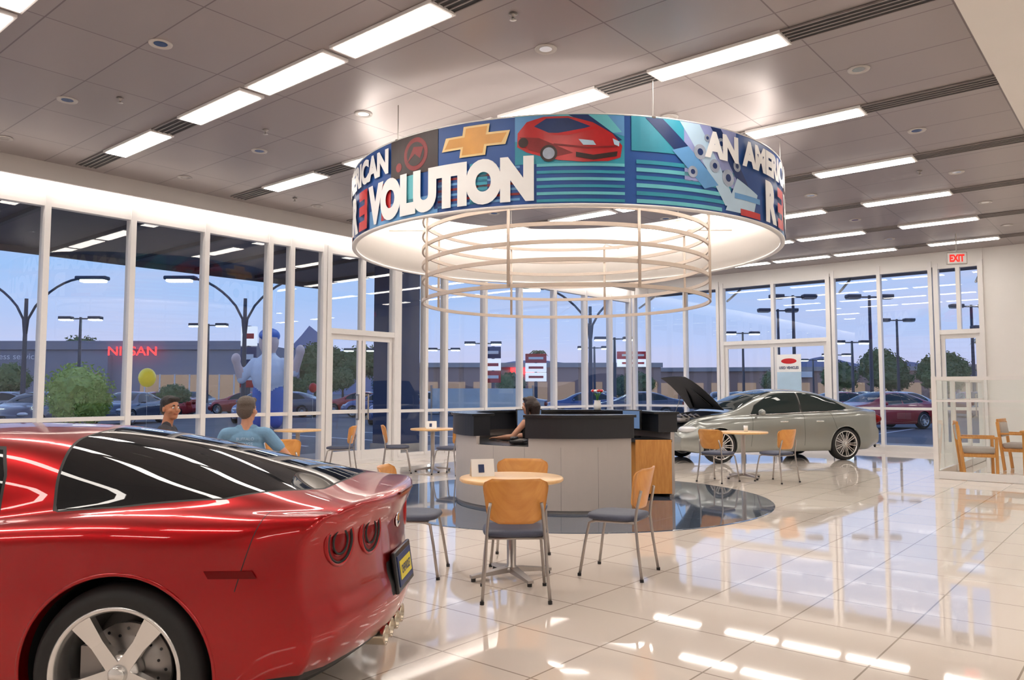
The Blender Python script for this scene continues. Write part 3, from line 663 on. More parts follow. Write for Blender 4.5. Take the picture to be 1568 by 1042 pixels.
def sedan_params(lo=False,hoodopen=False):
    P=dict(x0=-1.05,x1=3.82,capz=.6,arch=.36,axles=(0,2.85),wz=.335,tyre=.335,rim=.262 if not lo else .22,tw=.22,track=.80,inset=.05,
      zb=PC([(-1.05,.30),(-.7,.21),(0,.19),(3.2,.19),(3.82,.24)]),
      w=PC([(-1.05,.80),(-.6,.89),(0,.915),(1.5,.92),(2.85,.915),(3.4,.86),(3.82,.68)]),
      zc=PC([(-1.05,.66),(0,.66),(1.5,.60),(2.85,.60),(3.82,.5)]),
      zsh=PC([(-1.05,.99),(-.4,.99),(.5,.955),(1.5,.92),(2.4,.89),(3,.84),(3.5,.74),(3.82,.6)]),
      wsh=PC([(-1.05,.74),(-.5,.82),(.5,.85),(1.5,.86),(2.4,.83),(3.2,.76),(3.82,.55)]),
      zr=PC([(-1.05,1.03),(-.6,1.09),(-.35,1.14),(.1,1.31),(.45,1.41),(.9,1.46),(1.3,1.455),(1.7,1.38),(2.1,1.22),(2.45,1.04),(2.6,1.0),(3.0,.95),(3.4,.86),(3.7,.73),(3.82,.64)]),
      wr=PC([(-1.05,.62),(-.3,.64),(.3,.58),(.9,.57),(1.5,.59),(2.1,.65),(2.5,.70),(3.2,.62),(3.82,.42)]),
      dre=PC([(-1.05,.02),(-.35,.03),(.3,.06),(1.3,.06),(2.1,.05),(2.5,.02),(3.82,.03)]))
    tp=PC([(.2,.14),(.4,.0),(.6,.0),(.65,.05),(.95,.06),(1.05,.03)])
    P['tail']=lambda y,z:-1.08+.28*y*y+tp(z)
    np_=PC([(.2,-.08),(.4,0),(.6,-.03),(.75,-.12)])
    P['nose']=lambda y,z:3.86-.55*y*y+np_(z)
    rear=[(-.34,13*q_),(-.32,9.2*q_),(.48,9.3*q_),(.46,13*q_)]; wind=[(1.5,13*q_),(1.5,9.3*q_),(2.42,9.1*q_),(2.45,13*q_)]
    s1=[(-.12,7.5*q_),(.10,8.4*q_),(.42,8.75*q_),(.93,8.8*q_),(.95,7.05*q_),(0,7.05*q_)]
    s2=[(1.0,7.05*q_),(.98,8.8*q_),(1.6,8.8*q_),(2.0,8.2*q_),(2.12,7.05*q_)]
    P['glass']=lambda x,y,z,q:max(sdpoly((x,q*q_),w_) for w_ in (rear,wind,s1,s2))
    def black(x,y,z,q):
        r=-1
        if x>3.5 and abs(y)<.6: r=max(r,sdpoly((y,z),[(-.32,.50),(.32,.50),(.28,.62),(-.28,.62)]),sdpoly((y,z),[(-.5,.26),(.5,.26),(.45,.38),(-.45,.38)]))
        if hoodopen and q>7: r=max(r,min(x-2.62,3.62-x,.66-abs(y)-.15*(x-2.6)))
        return r
    P['black']=black
    def seam(x,y,z,q):
        if 2.6<q<7:
            if .6<x<1.4: return x-.97
            if 1.8<x<2.5: return x-2.16+.1*(z-.6)
            if -.1<x<.5: return x-.20-.35*(max(0,z-.6))
        return 1.
    P['seam']=seam
    if hoodopen: P['mod']=lambda x,y,z,q: z-.16 if (q>7 and 2.68<x<3.56 and abs(y)<.62-.15*(x-2.6)) else z
    return P
def sedan(name,loc,rz,paint,hi=False,hoodopen=False,metal=.7):
    P=sedan_params(not hi,hoodopen); P['solid']=mat(name+'_panel',paint,.25,metal,coat=1)
    E=empty(name,loc,rz); sy=car_body(P,170 if hi else 60,5 if hi else 2,carmat(name+'_paint',paint,metal,.28,(.02,.03,.03)),name,E,12 if hi else 2,2 if hi else 0)
    k=0
    for ax in P['axles']:
        for s in (1,-1): k+=1; wheel('wheel_%d'%k,E,ax,s,P,'multi')
    b=MB(); hl=mat(name+'_headlamp',(.7,.72,.75),.08,.3,coat=1); 
    for s in (1,-1):
        b.ell((3.42,s*.64,.66),(.19,.11,.075),hl,18,rot=Matrix.Rotation(R_(-28*s),4,'Z')); b.ell((-.90,s*.66,.83),(.12,.14,.10),'redlens',18,rot=Matrix.Rotation(R_(25*s),4,'Z'))
        b.ell((2.0,s*1.0,.99),(.06,.10,.065),P['solid'],18); b.tube([(2.02,s*.86,.95),(2.0,s*.95,.97)],.02,'black',8)
        for xx in (.42,1.25): b.rbox((xx+.2,s*(sy(xx+.2,.80)+.012),.80),(.18,.02,.025),'chrome',.008)
        b.tube([(x,s*(section(P,x)[7][0]+.012),section(P,x)[7][1]) for x in np.linspace(-.05,2.15,14)],.007,'chrome',6)
        b.cyl((-1.02,s*.5,.26),(-1.12,s*.5,.26),.04,'chrome')
    b.rbox((3.80,0,.56),(.02,.5,.012),'chrome',.004); b.ell((3.82,0,.58),(.015,.06,.03),'chrome',12)
    b.rbox((-1.09,0,.78),(.02,.34,.16),'g_white',.004)
    if hoodopen:
        g=[];NX,NY=14,14
        for i in range(NX+1):
            x=2.64+(3.60-2.64)*i/NX; hw=.70-.17*(x-2.6)
            s_,q=sample(section(P,x),5); yy=[p[0] for p,qq in zip(s_,q) if qq>=6][::-1]; zz=[p[1] for p,qq in zip(s_,q) if qq>=6][::-1]
            for j in range(NY+1):
                y=-hw+2*hw*j/NY; g.append((x-2.62,y,float(np.interp(abs(y),yy,zz))-1.0))
        X=Matrix.Translation((2.64,0,1.03))@Matrix.Rotation(R_(-54),4,'Y')
        fs=[(i*(NY+1)+j,(i+1)*(NY+1)+j,(i+1)*(NY+1)+j+1,i*(NY+1)+j+1) for i in range(NX) for j in range(NY)]
        b.add([(x,y,z+.02) for x,y,z in g],fs,P['solid'],True,X); b.add([(x,y,z) for x,y,z in g],fs,'rubber',True,X)
        nx=NY+1; ed=[j for j in range(nx)]+[i*nx+NY for i in range(1,NX+1)]+[NX*nx+j for j in range(NY-1,-1,-1)]+[i*nx for i in range(NX-1,0,-1)]
        b.tube([(g[i][0],g[i][1],g[i][2]+.01) for i in ed],.010,'rubber',8,True,X)
        b.tube([(.1,-.4,-.05),(.8,0,-.09),(.1,.4,-.05)],.02,'black',8,False,X)
        b.tube([(3.1,-.6,.85),(2.95,-.55,1.3)],.008,'steel',8)
        b.rbox((3.1,0,.82),(.6,.55,.10),'slat',.04); b.rbox((3.1,0,.88),(.45,.3,.04),'black',.015); b.rbox((3.1,.42,.82),(.25,.18,.12),'black',.02)
        for i in range(4): b.tube([(2.9+.12*i,-.28,.84),(2.9+.12*i,0,.93),(2.9+.12*i,.28,.84)],.022,'slat',8)
    b.obj('trim',parent=E); return E
sedan('sedan',(-5.78,17.15,0),-125,(.30,.31,.29),True,True,.6)

# ------------------------------------------------------------------ people
def capsule(mb,p0,p1,r0,r1,m,n=14):
    p0=Vector(p0);p1=Vector(p1);d=p1-p0;L=d.length+1e-6; X=Matrix.Translation(p0)@d.to_track_quat('Z','Y').to_matrix().to_4x4(); pr=[(0,-r0)]
    for a in (-60,-30,0): pr.append((r0*math.cos(R_(a)),r0*math.sin(R_(a))))
    for a in (0,30,60): pr.append((r1*math.cos(R_(a)),L+r1*math.sin(R_(a))))
    pr.append((0,L+r1))
    vs=[(0,0,-r0)];fs=[];k=len(pr)-2
    for i in range(n):
        a=2*math.pi*i/n
        for r,z in pr[1:-1]: vs.append((r*math.cos(a),r*math.sin(a),z))
    vs.append((0,0,L+r1)); t=len(vs)-1
    for i in range(n):
        j=(i+1)%n; fs.append((0,1+j*k,1+i*k))
        for q in range(k-1): fs.append((1+i*k+q,1+j*k+q,1+j*k+q+1,1+i*k+q+1))
        fs.append((1+i*k+k-1,1+j*k+k-1,t))
    mb.add(vs,fs,m,True,X)
def figure(name,loc,rz,prims,mats,extra=None,voxel=.006,smooth=4):
    mb=MB(); 
    for p in prims:
        if p[0]=='c': capsule(mb,p[1],p[2],p[3],p[4],'white')
        else: mb.ell(p[1],p[2],'white',16,rot=p[3])
    o=mb.obj('tmp'); r=o.modifiers.new('r','REMESH'); r.mode='VOXEL'; r.voxel_size=voxel; r.use_smooth_shade=True
    s=o.modifiers.new('s','SMOOTH'); s.iterations=smooth; s.factor=.5
    C.view_layer.update(); me=D.meshes.new_from_object(o.evaluated_get(C.evaluated_depsgraph_get())); D.objects.remove(o)
    n=len(me.polygons); ctr=np.zeros(n*3); me.polygons.foreach_get('center',ctr); ctr=ctr.reshape(-1,3)
    best=np.full(n,1e9); lab=np.zeros(n,int); names=list(mats)
    for p in prims:
        if p[0]=='c':
            a=np.array(p[1],float);b_=np.array(p[2],float);d=b_-a;t=np.clip(((ctr-a)@d)/(d@d+1e-9),0,1); ds=np.linalg.norm(ctr-a-t[:,None]*d,axis=1)-(p[3]+(p[4]-p[3])*t)
        else:
            R=np.array((p[3] or Matrix.Identity(4)).to_3x3()); q=(ctr-np.array(p[1]))@R; k=np.linalg.norm(q/np.array(p[2]),axis=1); ds=(k-1)*np.linalg.norm(q,axis=1)/np.maximum(k,1e-6)
        if p[-1]=='hair': ds=ds-.003
        m_=ds<best; best[m_]=ds[m_]; lab[m_]=names.index(p[-1])
    me.materials.clear()
    for k in names: me.materials.append(mats[k])
    me.polygons.foreach_set('material_index',lab.tolist()); me.polygons.foreach_set('use_smooth',[True]*n)
    if extra:
        eb=MB(); extra(eb); em=eb.mesh('x'); bmm=bmesh.new(); bmm.from_mesh(me); k0=len(me.materials)
        for m_ in em.materials: me.materials.append(m_)
        nf=len(bmm.faces); bmm.from_mesh(em); bmm.faces.ensure_lookup_table()
        for f in bmm.faces[nf:]: f.material_index+=k0
        bmm.to_mesh(me); bmm.free()
    me.name=name; return place(me,name,loc,rz)
def hand(pr,wrist,direc,normal,side,curl=.3):
    w=Vector(wrist); d=Vector(direc).normalized(); nrm=Vector(normal).normalized(); s=d.cross(nrm).normalized()*side
    T=lambda a,b_,c: tuple(w+d*a+s*b_+nrm*c)
    for o in (-.026,-.009,.009,.026): pr.append(('c',T(.01,o*.7,0),T(.085,o,0),.014,.0115,'skin'))
    for o,L in ((-.029,.062),(-.010,.075),(.010,.08),(.029,.07)):
        p=T(.088,o,0); q1=T(.088+L*.5,o*1.1,-L*.5*curl*.6); q2=T(.088+L*.5+L*.5*math.cos(curl*2),o*1.12,-L*.5*curl*.6-L*.5*math.sin(curl*2)*.7)
        pr.append(('c',p,q1,.0095,.009,'skin')); pr.append(('c',q1,q2,.009,.0075,'skin'))
    pr.append(('c',T(.02,.03,-.004),T(.055,.055,-.012),.013,.011,'skin')); pr.append(('c',T(.055,.055,-.012),T(.085,.062,-.018),.0105,.009,'skin'))
def person(name,loc,rz,armR,armL,female=False,head_yaw=0,skin=(.5,.25,.16),shirt=(.1,.2,.4),pants=(.03,.04,.08),hair=(.02,.012,.01),sleeve=.55,lean=0,print_=None):
    pr=[]; k=.9 if female else 1.0; ns=.165*k+.01
    sk=mat(name+'_skin',skin,.45,noise=.06,nscale=30); 
    mats={'skin':sk,'shirt':mat(name+'_shirt',shirt,.75,noise=.12,nscale=25,bump=.3),'pants':mat(name+'_trousers',pants,.8,noise=.15,nscale=40),'hair':mat(name+'_hair',hair,.5,noise=.5,nscale=90,bump=.5),'shoe':M['black'],'lip':mat(name+'_lips',(skin[0]*.8,skin[1]*.5,skin[2]*.5),.4)}
    y0=lean
    pr+= [('e',(0,-.01,.585),(.165*k+.01,.125,.112),None,'pants'),('e',(0,y0*.3,.70),(.15*k,.11,.14),None,'shirt'),('e',(0,y0*.7,.86),(.168*k,.118,.16),None,'shirt'),('e',(0,y0,.97),(.165*k,.105,.095),None,'shirt')]
    pr+= [('c',(-ns+.02,y0-.005,1.02),(ns-.02,y0-.005,1.02),.062*k,.062*k,'shirt'),('c',(-.06,y0,1.06),(.06,y0,1.06),.045,.045,'shirt')]
    if female: pr+= [('e',(s*.07,y0+.085,.93),(.06,.055,.06),None,'shirt') for s in (-1,1)]
    hz=1.235 if not female else 1.215; hy=y0+.03
    pr+= [('c',(0,y0-.005,1.05),(0,hy-.01,hz-.06),.052*k,.05*k,'skin')]
    Hm=Matrix.Translation((0,hy,hz))@Matrix.Rotation(R_(head_yaw),4,'Z'); hr=Matrix.Rotation(R_(head_yaw),4,'Z')
    E=lambda c,r,l:pr.append(('e',tuple(Hm@Vector(c)),r,hr,l)); Cc=lambda a,b_,r0,r1,l:pr.append(('c',tuple(Hm@Vector(a)),tuple(Hm@Vector(b_)),r0,r1,l))
    E((0,-.008,.025),(.073,.088,.078),'skin'); E((0,.014,-.03),(.062,.074,.078),'skin'); E((0,.034,-.080),(.044,.044,.034),'skin')
    Cc((0,.080,.014),(0,.101,-.020),.008,.0125,'skin'); Cc((-.034,.071,.024),(.034,.071,.024),.010,.010,'skin'); Cc((-.017,.078,-.052),(.017,.078,-.052),.0085,.0085,'lip')
    for s in (-1,1): E((s*.075,-.008,-.008),(.011,.018,.029),'skin'); E((s*.038,.054,-.022),(.026,.028,.024),'skin'); Cc((s*.02,.083,.030),(s*.042,.075,.031),.004,.003,'hair')
    E((0,-.026,.056),(.082,.092,.074),'hair'); E((0,-.052,.005),(.076,.062,.085),'hair')
    for s in (-1,1): Cc((s*.070,-.015,.03),(s*.070,-.008,.008),.012,.009,'hair')
    Cc((-.035,.045,.088),(.035,.045,.088),.026,.026,'hair')
    if female:
        E((0,-.04,.02),(.092,.09,.095),'hair'); Cc((0,-.09,.0),(0,-.10,-.14),.075,.05,'hair')
        for s in (-1,1): Cc((s*.07,-.02,.03),(s*.075,-.03,-.12),.03,.02,'hair')
    for s in (-1,1):
        pr.append(('c',(s*.09,0,.56),(s*.125,.42,.535),.092*k,.062*k,'pants')); pr.append(('c',(s*.125,.42,.535),(s*.13,.43,.30),.062*k,.056*k,'pants')); pr.append(('c',(s*.13,.43,.30),(s*.13,.42,.11),.056*k,.042,'pants'))
        pr.append(('c',(s*.13,.40,.045),(s*.14,.56,.035),.043,.034,'shoe'))
    for s,A in ((1,armR),(-1,armL)):
        S=Vector((s*ns,y0,1.015)); El=Vector(A[0]); Wr=Vector(A[1]); m_=S.lerp(El,sleeve)
        pr.append(('c',tuple(S),tuple(El),.048*k,.037*k,'skin')); 
        if sleeve>.05: pr.append(('c',tuple(S),tuple(m_),.061*k,.055*k,'shirt'))
        pr.append(('c',tuple(El),tuple(El.lerp(Wr,.35)),.038*k,.038*k,'skin')); pr.append(('c',tuple(El.lerp(Wr,.35)),tuple(Wr),.038*k,.024*k,'skin'))
        hand(pr,Wr,(Wr-El)*Vector((1,1,.1)),(0,0,1),-s*1)
    def extra(b):
        for s in (-1,1):
            b.ell(Hm@Vector((s*.030,.074,.006)),(.0105,.0105,.008),'g_white',12); b.ell(Hm@Vector((s*.0305,.0822,.006)),(.005,.004,.005),'black',10)
        if print_:
            for i,tx in enumerate(print_):
                v,f=text2d(tx,.0); w_=.15-.02*i; z0=.965-.045*i; vs=[]
                for a,c in v:
                    x=(a-.5)*w_; z=z0+c*.026; ys=[]
                    for (cy,cz,rx,ry,rz_) in ((y0*.7,.86,.168,.118,.16),(y0,.97,.165,.105,.095)):
                        q=1-(x/rx)**2-((z-cz)/rz_)**2
                        if q>0: ys.append(cy-ry*math.sqrt(q))
                    vs.append((x,(min(ys) if ys else -.09)-.003,z))
                b.add(vs,f,'g_lbl')
    return figure(name,loc,rz,pr,mats,extra)
person('man_in_blue_shirt',(-6.35,3.85,0),52,((.37,.0,.80),(.22,.33,.655)),((-.30,.2,.80),(-.16,.43,.785)),head_yaw=-25,shirt=(.16,.32,.50),skin=(.55,.27,.17),hair=(.10,.075,.06),lean=.02,print_=('BUFFALO','WINGS'))
person('seated_man',(-7.56,3.65,0),-37,((.28,.15,.79),(.15,.42,.785)),((-.28,.15,.79),(-.15,.42,.785)),head_yaw=-42,shirt=(.03,.03,.04),skin=(.46,.20,.11),hair=(.012,.008,.008),lean=.06)
person('receptionist',(-6.22,7.85,0),100,((.24,.18,.83),(.13,.46,.80)),((-.24,.18,.83),(-.13,.46,.80)),female=True,head_yaw=-5,shirt=(.015,.015,.018),skin=(.58,.30,.2),hair=(.02,.008,.006),sleeve=0,lean=.04)
b=MB()
for i in range(5):
    a=R_(72*i+10); b.tube([(0,0,.09),(.27*math.cos(a),.27*math.sin(a),.075)],[.022,.014],'black',8); b.ell((.27*math.cos(a),.27*math.sin(a),.032),(.028,.028,.03),'black',12)
b.cyl((0,0,.08),(0,0,.4),.022,'steel'); b.rbox((0,0,.425),(.46,.44,.06),'black',.025); b.rbox((0,-.25,.74),(.4,.05,.42),'black',.022,rx=R_(6)); b.rbox((0,-.235,.5),(.06,.02,.2),'black',.008,rx=R_(6))
b.obj('office_chair',(-6.22,7.85,.0),100)

# ------------------------------------------------------------------ exterior
M['asphalt']=mat('asphalt',(.15,.15,.16),.8,noise=.35,nscale=.4)
M['conc']=mat('concrete',(.42,.40,.39),.8,noise=.15,nscale=1)
M['pole']=mat('dark_pole',(.07,.08,.11),.5,.4,noise=.1)
M['leaf']=mat('foliage',(.09,.15,.05),.7,noise=.6,nscale=6)
M['bushl']=mat('bush_foliage',(.42,.56,.13),.7,noise=.5,nscale=8)
M['bark']=mat('bark',(.12,.08,.06),.8,noise=.4,nscale=12)
M['navy']=mat('navy_cladding',(.012,.035,.13),.35,noise=.1,nscale=2)
M['canopy']=mat('canopy_metal',(.10,.105,.14),.5,.2,noise=.1,nscale=1)
M['lampw']=mat('street_lamp_glow',(1,1,1),.5,emit=(.85,1,.85),es=16)
M['bldg']=mat('grey_stucco',(.32,.32,.38),.8,noise=.08,nscale=.3)
M['bldgd']=mat('shop_glass',(.05,.06,.09),.15,noise=.2,nscale=.5,emit=(1,.7,.45),es=.25)
M['bldb']=mat('brown_stucco',(.42,.28,.23),.8,noise=.12,nscale=.3)
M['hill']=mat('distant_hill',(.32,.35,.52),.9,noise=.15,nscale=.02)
b=MB(); 
b.add([(-600,-300,-.06),(XL-.26,-300,-.06),(XL-.26,600,-.06),(-600,600,-.06),(XL-.26,YB+.3,-.06),(600,YB+.3,-.06),(600,600,-.06)],[(0,1,2,3),(4,5,6,2)],'asphalt')
b.box((-13.6,7,-.04),(2.6,30,.07),'conc'); b.box((-6,21.5,-.04),(18,3,.07),'conc')
for i in range(14): b.box((-20-0,-10+2.8*i,-.05),(5,.1,.012),'g_white'); b.box((-16+2.8*i,31,-.05),(.1,5,.012),'g_white')
b.obj('parking_lot_ground')
b=MB(); b.box((-14.5,3.4,4.32),(4.2,17.6,.3),'canopy'); b.box((-16.65,3.4,4.28),(.1,17.8,.45),'canopy')
for y in (-4,12): b.cyl((-16.3,y,-.05),(-16.3,y,4.2),.07,'frame')
for i in range(12): b.box((-14.5,-4.8+1.5*i,4.14),(4.1,.08,.08),'pole')
b.obj('entrance_canopy')
b=MB(); b.box((-7.6,20.85,4.45),(9.4,1.3,.2),'canopy')
for x in (-12,-9.2,-6.2,-3.2): b.tube([(x,20.25,3.9),(x,21.2,4.34)],.03,'frame',8)
b.obj('rear_awning')
b=MB(); b.box((0,0,2.1),(.7,.7,4.1),'navy'); b.box((0,0,.15),(.78,.78,.35),'conc'); b.obj('exterior_column',(-12.75,11.3,-.03))
def twin(h,s):
    b=MB(); b.cyl((0,0,-.06),(0,0,h*.86),.11,'pole',.07); b.cyl((0,0,-.06),(0,0,.4),.2,'conc')
    for q in (-1,1):
        p=[(q*.04,0,h*.62)]
        for i in range(9): t=i/8; p.append((q*(.1+(s-.3)*t),0,h*.72+(h*.28)*math.sin(t*math.pi/2)**.7))
        b.tube(p,.05,'pole',8); b.rbox((q*(s+.1),0,h+.0),(1.3,.4,.16),'pole',.05); b.rbox((q*(s+.15),0,h-.1),(1.0,.34,.14),'lampw',.04)
    return b.mesh('twin_street_lamp')
tm=twin(6.1,2.6)
for p in ((-36,11.6),(-29,17.4),(-19.8,29.1),(-44,-2)): place(tm,'street_lamp',(*p,0),40)
def flood(h,glow):
    b=MB(); b.cyl((0,0,-.06),(0,0,h),.12,'pole',.08,n=10); b.cyl((0,0,-.06),(0,0,.6),.3,'conc',n=12); b.tube([(-1.0,0,h-.1),(1.0,0,h-.1)],.05,'pole',6)
    for q in (-1,1): b.rbox((q*.95,0,h-.05),(.8,.5,.2),'pole',.04); b.box((q*.95,0,h-.18),(.7,.46,.06),'lampw' if glow else 'slat')
    return b.mesh('lot_light')
fg=flood(6.2,True); fd=flood(7.0,False); fs_=flood(5.0,True)
for p,m_ in (((-16.4,45),fd),((-13,47.9),fd),((-9.4,57.4),fd),((-15.7,65),fd),((-53.5,20.4),fg),((-51.9,28.3),fg),((-58,14),fs_),((-60,36),fs_),((-52,42),fs_),((-38,42),fs_),((-35,52),fs_),((-26,60),fg),((-24,77),fs_),((-2,72),fg),((-10,80),fg),((-30,88),fs_),((-20,52),fd),((-46,46),fs_),((-28,44),fs_),((-17,58),fs_),((-7,50),fs_)): place(m_,'parking_lot_light',(*p,0),40)
b=MB(); b.box((0,0,2.7),(24,14,5.5),'bldg'); b.box((0,-7.05,5.2),(24.4,.4,.7),'bldg'); b.box((7,-7.1,1.5),(8,.1,2.6),'bldgd'); b.box((-1,-7.3,2.2),(3.2,.8,4.4),'bldg'); b.box((-1,-7.75,1.6),(2.2,.1,2.6),'bldgd')
for i in range(7): b.box((3.4+1.2*i,-7.2,1.5),(.1,.1,2.7),'frame')
rs=mat('neon_red',(.6,.01,.01),.4,emit=(1,.03,.03),es=3)
flat_text(b,'NISSAN',(2.6,-7.8,4.7),3.9,.72,rs,None,.01); flat_text(b,'express service',(-7.5,-7.3,4.2),4.6,.6,'g_white',None,.0)
b.obj('dealership_building',(-70.3,32.4,-.05),40)
def bld(name,loc,rz,w,d,h,m,sg):
    b=MB(); b.box((0,0,h/2),(w,d,h),m); b.box((0,-d/2-.1,h-.25),(w+.3,.5,.5),'conc'); n=int(w/3)
    for i in range(n): b.box((-w/2+w*(i+.5)/n,-d/2-.03,1.4),(w/n*.7,.1,2.2),'bldgd')
    b.box((0,-d/2-.4,h-.9),(3,.1,.7),sg); b.obj(name,loc,rz)
bld('shop_building',(-57,70,-.05),40,30,10,4.6,'bldb',rs); bld('shop_building',(-36,98,-.05),30,34,10,4.4,'bldb','g_white'); bld('shop_building',(0,112,-.05),10,40,12,4.6,'bldg','g_sky'); bld('shop_building',(-95,8,-.05),50,26,10,5,'bldb','g_white')
def sign(name,loc,h,w,ph,cols):
    b=MB(); b.cyl((0,0,-.06),(0,0,h),.12,'pole'); n=len(cols)
    for i,c in enumerate(cols): b.rbox((0,0,h-ph*(i+.5)/n),(w,.25,ph/n*.95),c,.03); b.box((0,-.14,h-ph*(i+.5)/n),(w*.7,.02,ph/n*.25),'g_white' if c!='signw' else 'g_red')
    b.obj(name,loc,40)
M['signw']=mat('lit_sign',(.9,.9,.9),.5,emit=(.9,.95,1),es=.6)
sign('pylon_sign',(-40.5,24.6,0),5.2,.9,3.6,['signw','g_dblue','g_red'])
sign('pylon_sign',(-36.4,41.3,0),4.6,1.1,2.6,['g_dblue','signw','g_red']); sign('pylon_sign',(-34.2,43.4,0),4.1,1.5,2.0,['g_red','signw','signw']); sign('pylon_sign',(-28.3,46.8,0),4.2,2.2,1.1,['g_red','signw'])
b=MB(); 
for x in (-1.6,1.6): b.cyl((x,0,-.06),(x,0,1.6),.03,'steel')
vs=[(-1.6+3.2*i/24,.03*math.sin(i),z) for z in (.75,1.5) for i in range(25)]; b.add(vs,[(i,i+1,26+i,25+i) for i in range(24)],'g_lbl',True); b.obj('outdoor_vinyl_banner',(-16.5,18.2,0),40)
def blob(mb,c,r,m,seed):
    rr=random.Random(seed)
    bmm=bmesh.new(); bmesh.ops.create_icosphere(bmm,subdivisions=3,radius=1)
    for v in bmm.verts:
        k=1+.22*math.sin(7*v.co.x+seed)*math.cos(6*v.co.y+seed*2)+.16*(rr.random()-.5)*2; v.co=Vector((v.co.x*r[0]*k,v.co.y*r[1]*k,v.co.z*r[2]*k))
    bmm.verts.index_update(); mb.add([v.co+Vector(c) for v in bmm.verts],[[v.index for v in f.verts] for f in bmm.faces],m,False); bmm.free()
def leaves(mb,c,r,m,n,s,seed):
    rr=random.Random(seed); vs=[];fs=[]
    for i in range(n):
        d=Vector((rr.gauss(0,1),rr.gauss(0,1),rr.gauss(0,1))).normalized(); k=.85+.35*rr.random(); p=Vector(c)+Vector((d.x*r[0],d.y*r[1],d.z*r[2]))*k
        a=Vector((rr.gauss(0,1),rr.gauss(0,1),rr.gauss(0,1))).normalized()*s; q=a.orthogonal().normalized()*s*.4; o=len(vs); vs+=[p-a,p+q,p+a,p-q]; fs.append((o,o+1,o+2,o+3))
    mb.add(vs,fs,m)
b=MB(); b.tube([(0,0,-.05),(.03,0,.5),(0,0,1.1)],[.06,.05,.04],'bark',8)
for i,(c,r) in enumerate((((0,0,1.35),(.8,.8,.75)),((.45,.1,1.1),(.5,.5,.5)),((-.45,0,1.15),(.5,.5,.55)))): blob(b,c,tuple(q*.85 for q in r),'bushl',i); leaves(b,c,r,'bushl',1200,.06,i)
b.obj('shrub',(-23.3,8.9,0))
b=MB(); b.tube([(0,0,-.05),(.1,0,1.2),(0,.05,2.4)],[.16,.12,.08],'bark',8)
for i,c in enumerate(((0,0,3.1),(.9,.2,2.7),(-.8,-.1,2.8),(.2,.8,2.6))): blob(b,c,(1.1,1.0,.85),'leaf',i+5); leaves(b,c,(1.2,1.1,.95),'leaf',400,.12,i+5)
trm=b.mesh('tree')
rr=random.Random(3)
for (x,y,s) in ((-62,6,1.2),(-58,18,.8),(-49,33,.7),(-46,40,.7),(-42,50,.8),(-36,60,.8),(-25,64,.8),(-18,72,1.0),(-12,62,.8),(-8,66,1.0),(-3,60,.8),(3,64,1.0),(-40,20,.5),(-80,12,1.3),(-16,84,1.2),(-4.2,42,.6),(-62,48,.9),(-31,50,.6),(-90,42,1.9),(-88,50,1.9),(-94,36,1.9),(-80,58,1.9),(-76,62,1.8),(-44,12,.6),(-50,37,.8),(-21,68,.9),(-14,70,1.0),(-5.5,62,.9),(-22,84,1.3)):
    o=place(trm,'tree',(x,y,-.05),rr.random()*360); o.scale=(s,s,s*(.9+.2*rr.random()))
b=MB(); b.tube([(0,0,-.05),(.15,0,3),(.1,.1,6.5)],[.16,.12,.11],'bark',8)
for i in range(16):
    a=i*2.4; el=.9-.1*(i%5); L=1.5; pts=[];
    for t in np.linspace(0,1,6): pts.append(Vector((.1+math.cos(a)*L*t,.1+math.sin(a)*L*t,6.5+el*math.sin(t*2.3)*.9-.7*t*t)))
    sd=Vector((-math.sin(a),math.cos(a),0)); vs=[];fs=[]
    for j,p in enumerate(pts): w=.22*math.sin(math.pi*(j/5*.9+.08)); vs+=[p+sd*w-Vector((0,0,w*.4)),p,p-sd*w-Vector((0,0,w*.4))]
    for j in range(5): o=j*3; fs+=[(o,o+1,o+4,o+3),(o+1,o+2,o+5,o+4)]
    b.add(vs,fs,'leaf')
pm_=b.mesh('palm_tree')
for p in ((-95,48),(-92,58),(-98,28),(-66,84),(-14,92)): place(pm_,'palm_tree',(*p,0))
b=MB(); vs=[];n=360
for i in range(n+1):
    a=R_(-20+190*i/n); r=420
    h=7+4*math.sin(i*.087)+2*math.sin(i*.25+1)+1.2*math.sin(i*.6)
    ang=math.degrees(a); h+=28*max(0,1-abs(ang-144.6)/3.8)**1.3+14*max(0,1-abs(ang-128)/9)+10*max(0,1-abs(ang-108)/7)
    vs+=[(r*math.cos(a),r*math.sin(a),-2),(r*math.cos(a),r*math.sin(a),h)]
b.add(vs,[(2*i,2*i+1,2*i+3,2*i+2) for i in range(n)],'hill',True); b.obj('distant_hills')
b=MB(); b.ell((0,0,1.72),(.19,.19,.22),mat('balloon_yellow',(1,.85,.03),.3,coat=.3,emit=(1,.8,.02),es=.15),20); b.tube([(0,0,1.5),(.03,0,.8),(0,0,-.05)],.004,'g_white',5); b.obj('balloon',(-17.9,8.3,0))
b=MB(); b.ell((0,0,.75),(.11,.11,.13),'g_red',14); b.tube([(0,0,.63),(0,0,-.05)],.004,'g_white',5); b.obj('balloon',(-17.0,12.2,.75))
wh=mat('inflatable_white',(.9,.92,.96),.45,noise=.05); bl=mat('inflatable_blue',(.05,.18,.60),.4,noise=.05); skn=mat('inflatable_skin',(.9,.66,.58),.45,noise=.05)
